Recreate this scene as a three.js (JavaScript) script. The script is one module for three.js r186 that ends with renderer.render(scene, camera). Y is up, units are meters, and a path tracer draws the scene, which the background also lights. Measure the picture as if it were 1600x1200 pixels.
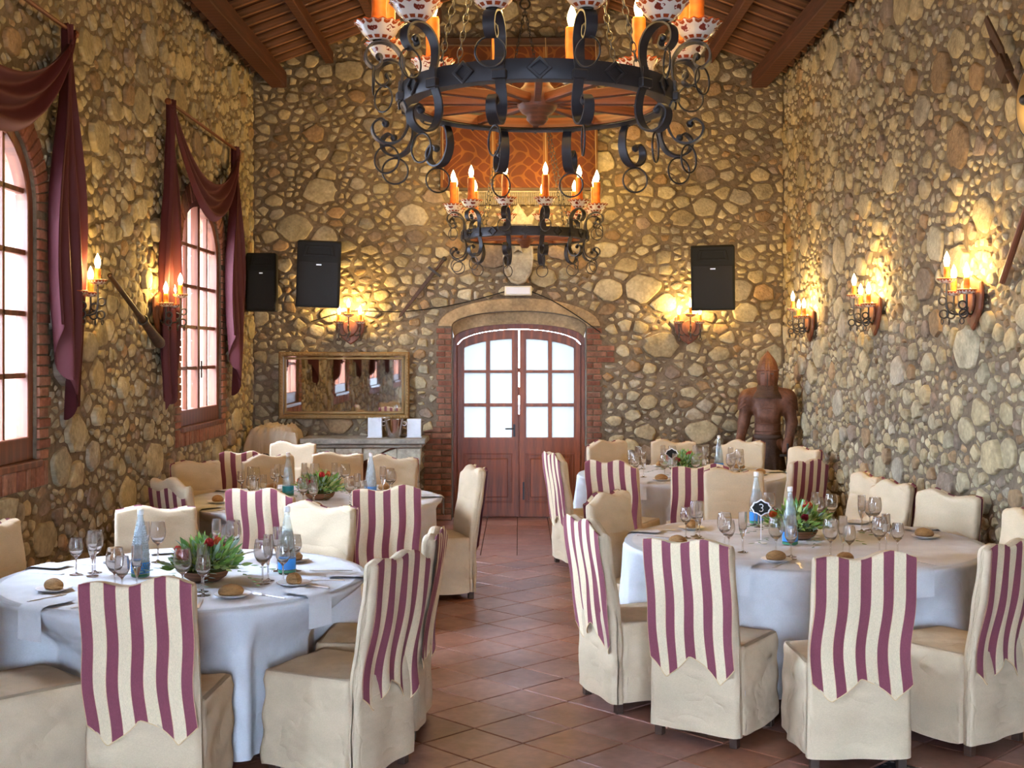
import * as THREE from 'three';
import { mergeGeometries, mergeVertices, toCreasedNormals } from 'three/addons/utils/BufferGeometryUtils.js';
import { RoundedBoxGeometry } from 'three/addons/geometries/RoundedBoxGeometry.js';
import { MarchingCubes } from 'three/addons/objects/MarchingCubes.js';

// ------------------------------------------------------------------ camera, sky, exposure
const scene = new THREE.Scene();
const camera = new THREE.PerspectiveCamera(2 * Math.atan(600 / 1950) * 180 / Math.PI, 4 / 3, 0.05, 200);
camera.position.set(0, 1.85, 0);
camera.setViewOffset(1600, 1200, -11, 48, 1600, 1200);
const renderer = new THREE.WebGLRenderer({ antialias: true });
renderer.toneMapping = THREE.LinearToneMapping;
renderer.toneMappingExposure = 1.1;
renderer.shadowMap.enabled = true;
scene.background = new THREE.Color(0.60, 0.75, 1.0);          // bright, even daylight sky
scene.backgroundIntensity = 64;
const CANDLE = new THREE.Color(1.0, 0.65, 0.21);
const CH_CD = 0.80, SC_CD = 0.85;

// ------------------------------------------------------------------ helpers
function rngOf(seed) { let a = seed >>> 0; return () => { a = (a + 0x6D2B79F5) >>> 0; let t = a; t = Math.imul(t ^ (t >>> 15), t | 1); t ^= t + Math.imul(t ^ (t >>> 7), t | 61); return ((t ^ (t >>> 14)) >>> 0) / 4294967296; }; }
const R = rngOf(7), rr = (a, b, r = R) => a + (b - a) * r();
const V = (x, y, z) => new THREE.Vector3(x, y, z), PI = Math.PI, TAU = Math.PI * 2;
const lerp = (a, b, t) => a + (b - a) * t, clamp = (x, a = 0, b = 1) => Math.min(b, Math.max(a, x)), sst = (a, b, x) => { const t = clamp((x - a) / (b - a)); return t * t * (3 - 2 * t); };
const used = {};
function numbered(n) { const k = used[n] = (used[n] ?? -1) + 1; return k ? n + '_' + String(k).padStart(3, '0') : n; }
function tag(o, label, category, group) { o.userData = { label, category }; if (group) o.userData.group = group; return o; }
function thing(name, label, category, pos = [0, 0, 0], turn = 0, group) {
  const o = new THREE.Group(); o.name = numbered(name); o.position.set(...pos); o.rotation.y = turn; scene.add(o); return tag(o, label, category, group);
}
function single(name, geo, mat, label, category, pos = [0, 0, 0], turn = 0, group) {
  const o = new THREE.Mesh(geo, mat); o.name = numbered(name); o.position.set(...pos); o.rotation.y = turn; scene.add(o); return tag(o, label, category, group);
}
function struct(name, pos = [0, 0, 0], turn = 0) { const o = new THREE.Group(); o.name = name; o.position.set(...pos); o.rotation.y = turn; o.userData = { kind: 'structure' }; scene.add(o); return o; }
function part(name, geo, mat, parent, label) { const m = new THREE.Mesh(Array.isArray(geo) ? join(geo) : geo, mat); m.name = name; if (label) m.userData = { label }; parent.add(m); return m; }
function join(list) {
  const flat = list.map((g) => { const c = g.index ? g.toNonIndexed() : g.clone(); for (const k of Object.keys(c.attributes)) if (!['position', 'normal', 'uv', 'color'].includes(k)) c.deleteAttribute(k); if (!c.attributes.uv) c.setAttribute('uv', new THREE.BufferAttribute(new Float32Array(c.attributes.position.count * 2), 2)); return c; });
  if (flat.some((c) => !c.attributes.color)) flat.forEach((c) => c.deleteAttribute('color'));
  return mergeGeometries(flat);
}
function boxUV(g, k = 1) {                       // uv in metres from the face's main direction
  const s = g.index ? g.toNonIndexed() : g, p = s.attributes.position, n = s.attributes.normal, uv = new Float32Array(p.count * 2);
  for (let i = 0; i < p.count; i++) {
    const a = Math.abs(n.getX(i)), b = Math.abs(n.getY(i)), c = Math.abs(n.getZ(i)), x = p.getX(i), y = p.getY(i), z = p.getZ(i);
    if (a >= b && a >= c) { uv[2 * i] = z * k; uv[2 * i + 1] = y * k; } else if (b >= c) { uv[2 * i] = x * k; uv[2 * i + 1] = z * k; } else { uv[2 * i] = x * k; uv[2 * i + 1] = y * k; }
  }
  s.setAttribute('uv', new THREE.BufferAttribute(uv, 2)); return s;
}
function box(w, h, d, x = 0, y = 0, z = 0, bev = 0.004) { const m = Math.min(w, h, d); const g = bev > 0 ? new RoundedBoxGeometry(w, h, d, 1, Math.min(bev, m * 0.45)) : new THREE.BoxGeometry(w, h, d); g.translate(x, y, z); return boxUV(g); }
function cyl(r0, r1, h, seg = 16, x = 0, y = 0, z = 0) { const g = new THREE.CylinderGeometry(r1, r0, h, seg); g.translate(x, y + h / 2, z); return g; }
function lathe(pts, seg = 24) { return new THREE.LatheGeometry(pts.map(([x, y]) => new THREE.Vector2(x, y)), seg); }
function tube(pts, r, seg = 40, rs = 8, closed = false) { return new THREE.TubeGeometry(new THREE.CatmullRomCurve3(pts.map((p) => V(...p)), closed), seg, r, rs, closed); }
function torus(R0, r, s1 = 24, s2 = 6) { return new THREE.TorusGeometry(R0, r, s2, s1); }
function mv(g, x, y, z, rx = 0, ry = 0, rz = 0) { g.applyMatrix4(new THREE.Matrix4().compose(V(x, y, z), new THREE.Quaternion().setFromEuler(new THREE.Euler(rx, ry, rz)), V(1, 1, 1))); return g; }
function bar(a, b, w, d, bev = 0.004) { // squared bar from a to b
  const A = V(...a), B = V(...b), L = A.distanceTo(B), g = box(w, d, L, 0, 0, 0, bev); const q = new THREE.Quaternion().setFromUnitVectors(V(0, 0, 1), B.clone().sub(A).normalize()); g.applyQuaternion(q); const c = A.add(B).multiplyScalar(0.5); g.translate(c.x, c.y, c.z); return g;
}
function grid(nu, nv, fn, closeU = false) {      // fn(u, v) -> [x, y, z, s, t]
  const pos = [], uv = [], idx = [], cu = nu + 1;
  for (let j = 0; j <= nv; j++) for (let i = 0; i <= nu; i++) { const p = fn(i / nu, j / nv); pos.push(p[0], p[1], p[2]); uv.push(p[3] ?? i / nu, p[4] ?? j / nv); }
  for (let j = 0; j < nv; j++) for (let i = 0; i < nu; i++) { const a = j * cu + i; idx.push(a, a + 1, a + cu + 1, a, a + cu + 1, a + cu); }
  const g = new THREE.BufferGeometry(); g.setAttribute('position', new THREE.Float32BufferAttribute(pos, 3)); g.setAttribute('uv', new THREE.Float32BufferAttribute(uv, 2)); g.setIndex(idx); g.computeVertexNormals();
  if (closeU) { const n = g.attributes.normal; for (let j = 0; j <= nv; j++) { const a = j * cu, b = a + nu, v = V(n.getX(a) + n.getX(b), n.getY(a) + n.getY(b), n.getZ(a) + n.getZ(b)).normalize(); n.setXYZ(a, v.x, v.y, v.z); n.setXYZ(b, v.x, v.y, v.z); } }
  return g;
}
function extr(pts, depth, bev = 0.003, holes = []) { // polygon in xy extruded along +z from 0
  const s = new THREE.Shape(pts.map(([x, y]) => new THREE.Vector2(x, y))); for (const h of holes) s.holes.push(new THREE.Path(h.map(([x, y]) => new THREE.Vector2(x, y))));
  const g = new THREE.ExtrudeGeometry(s, { depth: depth - 2 * bev, bevelEnabled: bev > 0, bevelThickness: bev, bevelSize: bev, bevelOffset: -bev, bevelSegments: 1, curveSegments: 1 }); g.translate(0, 0, bev); return boxUV(g);
}
const rect = (x0, y0, x1, y1) => [[x0, y0], [x1, y0], [x1, y1], [x0, y1]];
function archPts(hw, y0, spring, rise, n = 24, cx = 0) { const p = [[cx - hw, y0], [cx + hw, y0]]; for (let i = 0; i <= n; i++) { const a = PI * i / n; p.push([cx + hw * Math.cos(a), spring + rise * Math.sin(a)]); } return p; }
function polyArea(p) { let s = 0; for (let i = 0; i < p.length; i++) { const [a, b] = p[i], [c, d] = p[(i + 1) % p.length]; s += a * d - c * b; } return s / 2; }
function clipHalf(poly, a, b, c) {               // keep a x + b y <= c
  const out = []; for (let i = 0; i < poly.length; i++) { const p = poly[i], q = poly[(i + 1) % poly.length], dp = a * p[0] + b * p[1] - c, dq = a * q[0] + b * q[1] - c; if (dp <= 0) out.push(p); if ((dp < 0 && dq > 0) || (dp > 0 && dq < 0)) { const t = dp / (dp - dq); out.push([lerp(p[0], q[0], t), lerp(p[1], q[1], t)]); } } return out;
}
function pieceFromPoly(poly, w0, h, inset, dome, smooth, col, tilt = [0, 0]) { // a stone, brick or tile standing on the plane w = 0
  const n = poly.length; let cx = 0, cy = 0; for (const [x, y] of poly) { cx += x / n; cy += y / n; }
  const pos = [], idx = [], uv = [], ring = (k, w) => { for (const [x, y] of poly) { const X = lerp(x, cx, k), Y = lerp(y, cy, k); pos.push(X, Y, w + tilt[0] * (X - cx) + tilt[1] * (Y - cy)); uv.push(X, Y); } };
  const rad = Math.sqrt(Math.abs(polyArea(poly)) / PI), ki = Math.min(0.5, inset / rad);
  ring(0, w0); ring(smooth ? ki * 0.25 : 0, h - (smooth ? inset * 0.55 : inset)); ring(ki, h); pos.push(cx, cy, h + dome); uv.push(cx, cy);
  for (let k = 0; k < 2; k++) for (let i = 0; i < n; i++) { const a = k * n + i, b = k * n + (i + 1) % n; idx.push(a, b, b + n, a, b + n, a + n); }
  for (let i = 0; i < n; i++) idx.push(2 * n + i, 2 * n + (i + 1) % n, 3 * n);
  let g = new THREE.BufferGeometry(); g.setAttribute('position', new THREE.Float32BufferAttribute(pos, 3)); g.setAttribute('uv', new THREE.Float32BufferAttribute(uv, 2)); g.setIndex(idx);
  if (!smooth) g = g.toNonIndexed(); g.computeVertexNormals();
  if (col) { const c = new Float32Array(g.attributes.position.count * 3); for (let i = 0; i < c.length; i += 3) { c[i] = col[0]; c[i + 1] = col[1]; c[i + 2] = col[2]; } g.setAttribute('color', new THREE.BufferAttribute(c, 3)); }
  return g;
}

// ------------------------------------------------------------------ textures
function hash2(x, y, s) { let h = Math.imul(x, 374761393) + Math.imul(y, 668265263) + Math.imul(s, 1442695041); h = Math.imul(h ^ (h >>> 13), 1274126177); return ((h ^ (h >>> 16)) >>> 0) / 4294967296; }
function vnoise(x, y, per, s) { const xi = Math.floor(x), yi = Math.floor(y), fx = x - xi, fy = y - yi, m = (a) => ((a % per) + per) % per, u = fx * fx * (3 - 2 * fx), v = fy * fy * (3 - 2 * fy); return lerp(lerp(hash2(m(xi), m(yi), s), hash2(m(xi + 1), m(yi), s), u), lerp(hash2(m(xi), m(yi + 1), s), hash2(m(xi + 1), m(yi + 1), s), u), v); }
function fbm(x, y, per, oct, s) { let a = 0, w = 0.5, t = 0; for (let o = 0; o < oct; o++) { a += w * vnoise(x, y, per, s + o); t += w; x *= 2; y *= 2; per *= 2; w *= 0.55; } return a / t; }
function tex(w, h, fn, srgb, rep = [1, 1]) {
  const d = new Uint8Array(w * h * 4); for (let j = 0; j < h; j++) for (let i = 0; i < w; i++) { const c = fn(i / w, j / h), o = 4 * (j * w + i); if (typeof c === 'number') d[o] = d[o + 1] = d[o + 2] = clamp(c) * 255; else { d[o] = clamp(c[0]) * 255; d[o + 1] = clamp(c[1]) * 255; d[o + 2] = clamp(c[2]) * 255; } d[o + 3] = 255; }
  const t = new THREE.DataTexture(d, w, h); t.wrapS = t.wrapT = THREE.RepeatWrapping; t.magFilter = THREE.LinearFilter; t.minFilter = THREE.LinearMipmapLinearFilter; t.generateMipmaps = true; if (srgb) t.colorSpace = THREE.SRGBColorSpace; t.repeat.set(...rep); t.needsUpdate = true; return t;
}
const grainT = tex(512, 512, (u, v) => { const a = fbm(u * 6, v * 6, 6, 4, 3), b = fbm(u * 40, v * 40, 40, 3, 9); return 0.62 + 0.34 * a + 0.22 * (b - 0.5); }, true, [1.1, 1.1]);
const stoneB = tex(512, 512, (u, v) => 0.55 * fbm(u * 10, v * 10, 10, 4, 21) + 0.45 * fbm(u * 48, v * 48, 48, 3, 33), false, [1.1, 1.1]);
const mortT = tex(512, 512, (u, v) => { const a = fbm(u * 5, v * 5, 5, 4, 41), b = fbm(u * 60, v * 60, 60, 2, 47), k = 0.66 + 0.3 * a + 0.22 * (b - 0.5); return [k, k * 0.985, k * 0.96]; }, true, [0.8, 0.8]);
const woodT = tex(512, 512, (u, v) => { const w = fbm(u * 3, v * 24, 3, 3, 51), g = fbm(u * 4, v * 90, 4, 3, 57), k = 0.62 + 0.36 * w + 0.28 * (g - 0.5); return [k, k * 0.95, k * 0.9]; }, true, [1.2, 1.2]);
const woodTv = woodT.clone(); woodTv.rotation = PI / 2; woodTv.needsUpdate = true;
const clothB = tex(512, 512, (u, v) => 0.5 + 0.25 * Math.sin(u * TAU * 128) * Math.sin(v * TAU * 128) + 0.5 * (fbm(u * 8, v * 8, 8, 3, 61) - 0.5), false, [3, 3]);
const creaseB = tex(512, 512, (u, v) => { const q = 1 - Math.abs(2 * fbm(u * 4, v * 4, 4, 4, 177) - 1); return 0.06 * Math.sin(u * TAU * 160) * Math.sin(v * TAU * 160) + 0.5 * Math.pow(q, 3) + 0.25 * fbm(u * 6, v * 6, 6, 3, 183) + 0.08; }, false, [1.15, 1.15]);
const clothT = tex(256, 256, (u, v) => { const k = 0.93 + 0.1 * (fbm(u * 5, v * 5, 5, 3, 71) - 0.5) + 0.05 * (hash2(u * 256 | 0, v * 256 | 0, 5) - 0.5); return [k, k, k]; }, true, [2, 2]);
const tileT = tex(512, 512, (u, v) => { const a = fbm(u * 4, v * 4, 4, 4, 81), b = fbm(u * 30, v * 30, 30, 3, 87), k = 0.7 + 0.34 * (a - 0.1) + 0.16 * (b - 0.5); return [k, k * lerp(0.9, 1.06, a), k * lerp(0.86, 1.12, a)]; }, true, [0.9, 0.9]);
const tileRough = tex(512, 512, (u, v) => 0.82 + 0.18 * fbm(u * 9, v * 9, 9, 4, 91), false, [0.9, 0.9]);
const STRIPE = [0.25, 0.060, 0.088], STRAW = [0.86, 0.69, 0.45];
const toS = (c) => c.map((x) => (x <= 0.0031308 ? x * 12.92 : 1.055 * Math.pow(x, 1 / 2.4) - 0.055));
const stripeT = tex(512, 128, (u, v) => { // five wine stripes on straw, thin piping beside each
  const p = u * 9, k = Math.floor(p), dark = k % 2 === 0, f = p - k; const w = dark ? (f > 0.04 && f < 0.96) : false; const c = toS(w ? STRIPE : (dark ? [0.80, 0.50, 0.28] : STRAW)); const n = 0.94 + 0.12 * (hash2(u * 512 | 0, v * 128 | 0, 8) - 0.5); return c.map((x) => x * n);
}, true, [1, 2]);
const wavyT = tex(256, 256, (u, v) => { const k = fbm(u * 4, v * 14, 4, 4, 101); return [lerp(0.66, 0.9, k), lerp(0.30, 0.5, k), lerp(0.06, 0.13, k)]; }, true, [1, 1]);

// ------------------------------------------------------------------ materials
const std = (o) => new THREE.MeshStandardMaterial(o), phy = (o) => new THREE.MeshPhysicalMaterial(o), lin = (r, g, b) => new THREE.Color().setRGB(r, g, b);
const M = {
  stone: std({ vertexColors: true, map: grainT, bumpMap: stoneB, bumpScale: 0.012, roughness: 0.92 }),
  mortar: std({ color: lin(0.265, 0.205, 0.14), map: mortT, bumpMap: stoneB, bumpScale: 0.01, roughness: 0.97 }),
  plaster: std({ color: lin(0.62, 0.42, 0.22), map: grainT, bumpMap: stoneB, bumpScale: 0.004, roughness: 0.9 }),
  brick: [lin(0.42, 0.16, 0.09), lin(0.36, 0.13, 0.075), lin(0.50, 0.22, 0.13), lin(0.40, 0.19, 0.12)].map((c) => std({ color: c, map: grainT, bumpMap: stoneB, bumpScale: 0.006, roughness: 0.93 })),
  tile: [lin(0.46, 0.215, 0.15), lin(0.37, 0.175, 0.125), lin(0.52, 0.275, 0.21), lin(0.42, 0.22, 0.175), lin(0.48, 0.205, 0.115)].map((c) => std({ color: c, map: tileT, roughness: 0.37, roughnessMap: tileRough, bumpMap: stoneB, bumpScale: 0.0012 })),
  grout: std({ color: lin(0.16, 0.11, 0.09), roughness: 0.95, map: mortT }),
  door: std({ color: lin(0.40, 0.096, 0.018), map: woodTv, roughness: 0.42 }),
  win: std({ color: lin(0.24, 0.075, 0.032), map: woodTv, roughness: 0.5 }),
  beam: std({ color: lin(0.13, 0.042, 0.02), map: woodT, roughness: 0.7, bumpMap: woodT, bumpScale: 0.003 }),
  rafter: std({ color: lin(0.34, 0.16, 0.075), map: woodT, roughness: 0.75 }),
  board: std({ color: lin(0.10, 0.028, 0.018), map: woodT, roughness: 0.85 }),
  wheel: std({ color: lin(0.28, 0.09, 0.032), map: woodT, roughness: 0.5 }),
  plaque: std({ color: lin(0.26, 0.085, 0.035), map: woodTv, roughness: 0.5 }),
  oldwood: std({ color: lin(0.10, 0.05, 0.03), map: woodT, roughness: 0.6 }),
  iron: std({ color: lin(0.045, 0.042, 0.046), roughness: 0.48, metalness: 0.55 }),
  black: std({ color: lin(0.005, 0.005, 0.005), roughness: 0.85 }),
  blackmesh: std({ color: lin(0.009, 0.009, 0.009), roughness: 0.8, bumpMap: clothB, bumpScale: 0.002 }),
  cover: std({ color: lin(0.73, 0.565, 0.375), map: clothT, bumpMap: creaseB, bumpScale: 0.017, roughness: 0.95 }),
  stripe: std({ map: stripeT, bumpMap: clothB, bumpScale: 0.001, roughness: 0.9 }),
  piping: std({ color: lin(0.70, 0.50, 0.27), roughness: 0.9 }),
  linen: std({ color: lin(0.74, 0.74, 0.77), map: clothT, bumpMap: creaseB, bumpScale: 0.007, roughness: 0.85 }),
  ivory: std({ color: lin(0.62, 0.50, 0.37), map: clothT, bumpMap: creaseB, bumpScale: 0.02, roughness: 0.95 }),
  wine: phy({ color: lin(0.075, 0.008, 0.012), roughness: 0.75, sheen: 0.15, sheenColor: lin(0.4, 0.06, 0.06), sheenRoughness: 0.5, side: THREE.DoubleSide }),
  glass: phy({ color: 0xffffff, transmission: 0.94, thickness: 0.002, roughness: 0.0, ior: 1.5 }),
  pane: phy({ color: lin(0.93, 0.95, 0.95), transmission: 1, thickness: 0, roughness: 0.02, ior: 1.45 }),
  frost: phy({ color: lin(0.044, 0.0425, 0.0375), transmission: 1, thickness: 0, roughness: 1.0, ior: 1.4 }),
  bottle: phy({ color: lin(0.88, 0.94, 0.96), transmission: 0.86, thickness: 0, roughness: 0.02, ior: 1.5, side: THREE.DoubleSide }),
  bottleblue: phy({ color: lin(0.84, 0.92, 0.97), transmission: 0.62, thickness: 0, roughness: 0.12, ior: 1.5, side: THREE.DoubleSide }),
  blue: std({ color: lin(0.03, 0.25, 0.72), roughness: 0.4 }),
  teal: std({ color: lin(0.02, 0.28, 0.36), roughness: 0.4 }),
  green: std({ color: lin(0.04, 0.22, 0.12), roughness: 0.4 }),
  white: std({ color: lin(0.82, 0.82, 0.84), roughness: 0.35 }),
  steel: std({ color: lin(0.72, 0.72, 0.74), roughness: 0.34, metalness: 1 }),
  chrome: std({ color: lin(0.72, 0.72, 0.74), roughness: 0.12, metalness: 1 }),
  crust: std({ color: lin(0.52, 0.27, 0.09), map: grainT, bumpMap: stoneB, bumpScale: 0.004, roughness: 0.8 }),
  leaf: std({ vertexColors: true, roughness: 0.6, side: THREE.DoubleSide }),
  petal: [lin(0.55, 0.03, 0.03), lin(0.62, 0.13, 0.03), lin(0.40, 0.015, 0.05)].map((c) => std({ color: c, roughness: 0.7, side: THREE.DoubleSide })),
  wax: std({ color: lin(1.0, 0.95, 0.75), map: wavyT, roughness: 0.6 }),
  bulb: std({ color: lin(1, 0.9, 0.7), emissive: lin(1, 0.80, 0.47), emissiveIntensity: 7, roughness: 0.3 }),
  brass: std({ color: lin(0.55, 0.40, 0.20), roughness: 0.4, metalness: 0.8 }),
  gilt: std({ color: lin(0.26, 0.16, 0.06), roughness: 0.5, metalness: 0.55, bumpMap: stoneB, bumpScale: 0.004 }),
  mirror: std({ color: lin(0.86, 0.86, 0.84), roughness: 0.02, metalness: 1 }),
  armour: std({ color: lin(0.22, 0.085, 0.045), map: grainT, roughness: 0.55, metalness: 0.25, bumpMap: stoneB, bumpScale: 0.004 }),
  mail: std({ color: lin(0.12, 0.06, 0.04), map: grainT, roughness: 0.6, metalness: 0.3, bumpMap: clothB, bumpScale: 0.004 }),
  lime: std({ color: lin(0.62, 0.55, 0.42), map: grainT, bumpMap: stoneB, bumpScale: 0.006, roughness: 0.9 }),
  slab: std({ color: lin(0.42, 0.36, 0.28), map: grainT, bumpMap: stoneB, bumpScale: 0.004, roughness: 0.75 }),
  leather: std({ color: lin(0.30, 0.085, 0.025), map: grainT, roughness: 0.65 }),
  outwall: std({ color: lin(0.72, 0.62, 0.58), map: grainT, roughness: 0.9 }),
  pave: std({ color: lin(0.55, 0.52, 0.48), map: grainT, roughness: 0.95 }),
  reveal: std({ color: lin(0.60, 0.33, 0.20), map: grainT, roughness: 0.9 }),
  cream: std({ color: lin(0.78, 0.72, 0.55), roughness: 0.5 }),
};
const dishT = tex(512, 128, (u, v) => { // glazed earthenware: white with brown scallops at rim and foot
  const s = Math.abs(Math.sin(u * PI * 16)), rim = v > 0.345 && v < 0.425 && s > 0.45, line = v > 0.435 && v < 0.60, ros = v > 0.20 && v < 0.335 && Math.hypot(((u * 6) % 1 - 0.5) * 1.1, (v - 0.26) * 6) < 0.30 && fbm(u * 40, v * 30, 40, 2, 120) > 0.42, foot = v < 0.15 && v > 0.09 && Math.abs(Math.sin(u * PI * 10)) > 0.5;
  return rim || line ? [0.60, 0.27, 0.13] : ros ? [0.50, 0.19, 0.14] : foot ? [0.62, 0.26, 0.12] : [0.93, 0.88, 0.82];
}, true);
M.dish = std({ map: dishT, roughness: 0.2, side: THREE.DoubleSide });

// ------------------------------------------------------------------ the shell of the hall
const XL = -2.95, XR = 2.94, ZB = -13.83, ZF = 5.2, SLOPE = 0.368;
const roofY = (x) => 5.06 + SLOPE * (2.7 - Math.abs(x));
const EAVE = roofY(2.95), RIDGE = roofY(0);
// openings of the window wall (u runs from the camera towards the door)
const WIN = [{ u: 11.60 }, { u: 6.885 }, { u: 2.17 }, { u: -2.55 }], WHW = 0.745, WY0 = 1.20, WSP = 2.72, WRI = 0.56;
const inArch = (du, v, hw, y0, sp, ri) => Math.abs(du) < hw && v > y0 && (v < sp || (du / hw) ** 2 + ((v - sp) / ri) ** 2 < 1);
const DHW = 0.745, DSP = 2.15, DRI = 0.17;      // door opening

function stonesFor(uMin, uMax, vMaxAt, forbidden, seed, score, tone, squash = 1.35) {
  const r = rngOf(seed), sites = [], cell = 0.3, gridMap = new Map(), key = (x, y) => Math.floor(x / cell) * 4096 + Math.floor(y / cell) + 2048;
  const H = 6.1 * squash; const add = (s) => { sites.push(s); const k = key(s.x, s.y); if (!gridMap.has(k)) gridMap.set(k, []); gridMap.get(k).push(s); };
  const near = (x, y, d, fn) => { const k = Math.ceil(d / cell), cx = Math.floor(x / cell), cy = Math.floor(y / cell); for (let i = -k; i <= k; i++) for (let j = -k; j <= k; j++) { const b = gridMap.get((cx + i) * 4096 + cy + j + 2048); if (b) for (const s of b) if (fn(s)) return true; } return false; };
  const W = uMax - uMin, passes = [[0.19, 0.25, W * 4], [0.12, 0.19, W * 22], [0.075, 0.12, W * 180], [0.045, 0.07, W * 900], [0.028, 0.042, W * 900]];
  for (const [a, b, n] of passes) for (let k = 0; k < n; k++) {
    const x = uMin + r() * W, y = r() * H, rad = lerp(a, b, r() ** 1.4);
    if (y / squash > vMaxAt(x) + 0.05 || forbidden(x, y / squash)) continue;
    if (near(x, y, rad + 0.27, (s) => Math.hypot(s.x - x, s.y - y) < (s.r + rad) * 0.69)) continue;
    add({ x, y, r: rad });
  }
  const out = [];
  for (const s of sites) {
    const L = s.r * 2.3; let poly = []; for (let i = 0; i < 10; i++) poly.push([s.x + L * Math.cos(TAU * i / 10), s.y + L * Math.sin(TAU * i / 10)]);
    near(s.x, s.y, 0.62, (o) => { if (o !== s) { const dx = o.x - s.x, dy = o.y - s.y, d2 = dx * dx + dy * dy; if (d2 < (L + o.r + 0.1) ** 2) { const c = (d2 + s.r * s.r - o.r * o.r) / 2; poly = clipHalf(poly, dx, dy, dx * s.x + dy * s.y + c); } } return false; });
    poly = clipHalf(clipHalf(poly, 1, 0, uMax - 0.004), -1, 0, -uMin - 0.004); poly = clipHalf(poly, 0, -1, 0);
    if (poly.length < 3) continue;
    let cx = 0, cy = 0; for (const p of poly) { cx += p[0] / poly.length; cy += p[1] / poly.length; }
    const f = Math.max(0.62, 1 - (0.008 + 0.011 * r()) / s.r) * lerp(0.92, 1.0, r());
    poly = poly.map(([x, y]) => { const k = f * lerp(0.84, 1.10, r()); return [cx + (x - cx) * k, cy + (y - cy) * k]; });
    const ch = []; for (let i = 0; i < poly.length; i++) { const p = poly[i], q = poly[(i + 1) % poly.length], a = lerp(0.06, 0.2, r()); ch.push([lerp(p[0], q[0], a), lerp(p[1], q[1], a)], [lerp(p[0], q[0], 1 - a), lerp(p[1], q[1], 1 - a)]); }
    poly = ch.map(([x, y]) => [x, y / squash]); cy /= squash;
    poly = poly.map(([x, y]) => { let t = 0; while (t < 1 && (forbidden(lerp(x, cx, t), lerp(y, cy, t)) || lerp(y, cy, t) > vMaxAt(lerp(x, cx, t)))) t += 0.08; return [lerp(x, cx, Math.min(t, 1)), lerp(y, cy, Math.min(t, 1))]; });
    const A = polyArea(poly); if (A < 0.0012) continue;
    const h = lerp(0.012, 0.034, r()) * clamp(s.r / 0.1, 0.6, 1.2), col = tone(r, cx, cy);
    out.push({ g: pieceFromPoly(poly, -0.01, h, Math.min(0.016, s.r * 0.28), h * 0.10, true, col, [lerp(-0.05, 0.05, r()), lerp(-0.05, 0.05, r())]), sc: score(cx, cy) * A });
  }
  return out.sort((a, b) => b.sc - a.sc);
}
const stoneTone = (r) => { const k = lerp(0.74, 1.14, r()), w = r(), t = r(); return t < 0.10 ? [0.44 * k, 0.33 * k, 0.24 * k] : t < 0.18 ? [0.52 * k, 0.34 * k, 0.18 * k] : t < 0.30 ? [0.58 * k, 0.50 * k, 0.37 * k] : [0.66 * k, lerp(0.52, 0.57, w) * k, lerp(0.29, 0.38, w) * k]; };
function layStones(wall, list) {
  for (const s of list.slice(0, 300)) part('stone', s.g, M.stone, wall);
  const rest = list.slice(300); if (rest.length) { const m = part('small_stones', rest.map((s) => s.g), M.stone, wall); m.userData = { kind: 'stuff' }; }
}
const inView = (x, y, z) => { if (z > -0.5) return 0; const px = 811 + 1950 * x / -z, py = 552 - 1950 * (y - 1.85) / -z; return px > -40 && px < 1640 && py > -40 && py < 1240 ? 1 : 0.02; };

// back wall with the door opening
const wallBack = struct('wall_back', [0, 0, ZB]);
{
  const out = [[XL - 0.5, -0.02], [-DHW, -0.02], [-DHW, DSP]]; for (let i = 1; i < 20; i++) { const a = PI - PI * i / 20; out.push([DHW * Math.cos(a), DSP + DRI * Math.sin(a)]); }
  out.push([DHW, DSP], [DHW, -0.02], [XR + 0.5, -0.02], [XR + 0.5, roofY(XR + 0.5) + 0.04], [0, RIDGE + 0.04], [XL - 0.5, roofY(XL - 0.5) + 0.04]);
  const g = extr(out, 0.5, 0); g.translate(0, 0, -0.5); part('masonry', g, M.mortar, wallBack);
}
const doorBrickZone = (u, v) => v < DSP + 0.02 && ((u < 0 ? u > (v < 1.0 ? -1.07 : -0.93) : u < 0.93) || (v > 1.72 && v < 1.93 && u > 0 && u < 1.07)) && Math.abs(u) > 0.7;
const doorZone = (u, v) => doorBrickZone(u, v) || inArch(u, v, DHW + 0.20, -1, DSP, DRI + 0.17);
layStones(wallBack, stonesFor(XL, XR, (u) => roofY(u) - 0.02, doorZone, 11, (u, v) => inView(u, v, ZB), stoneTone));
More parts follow.
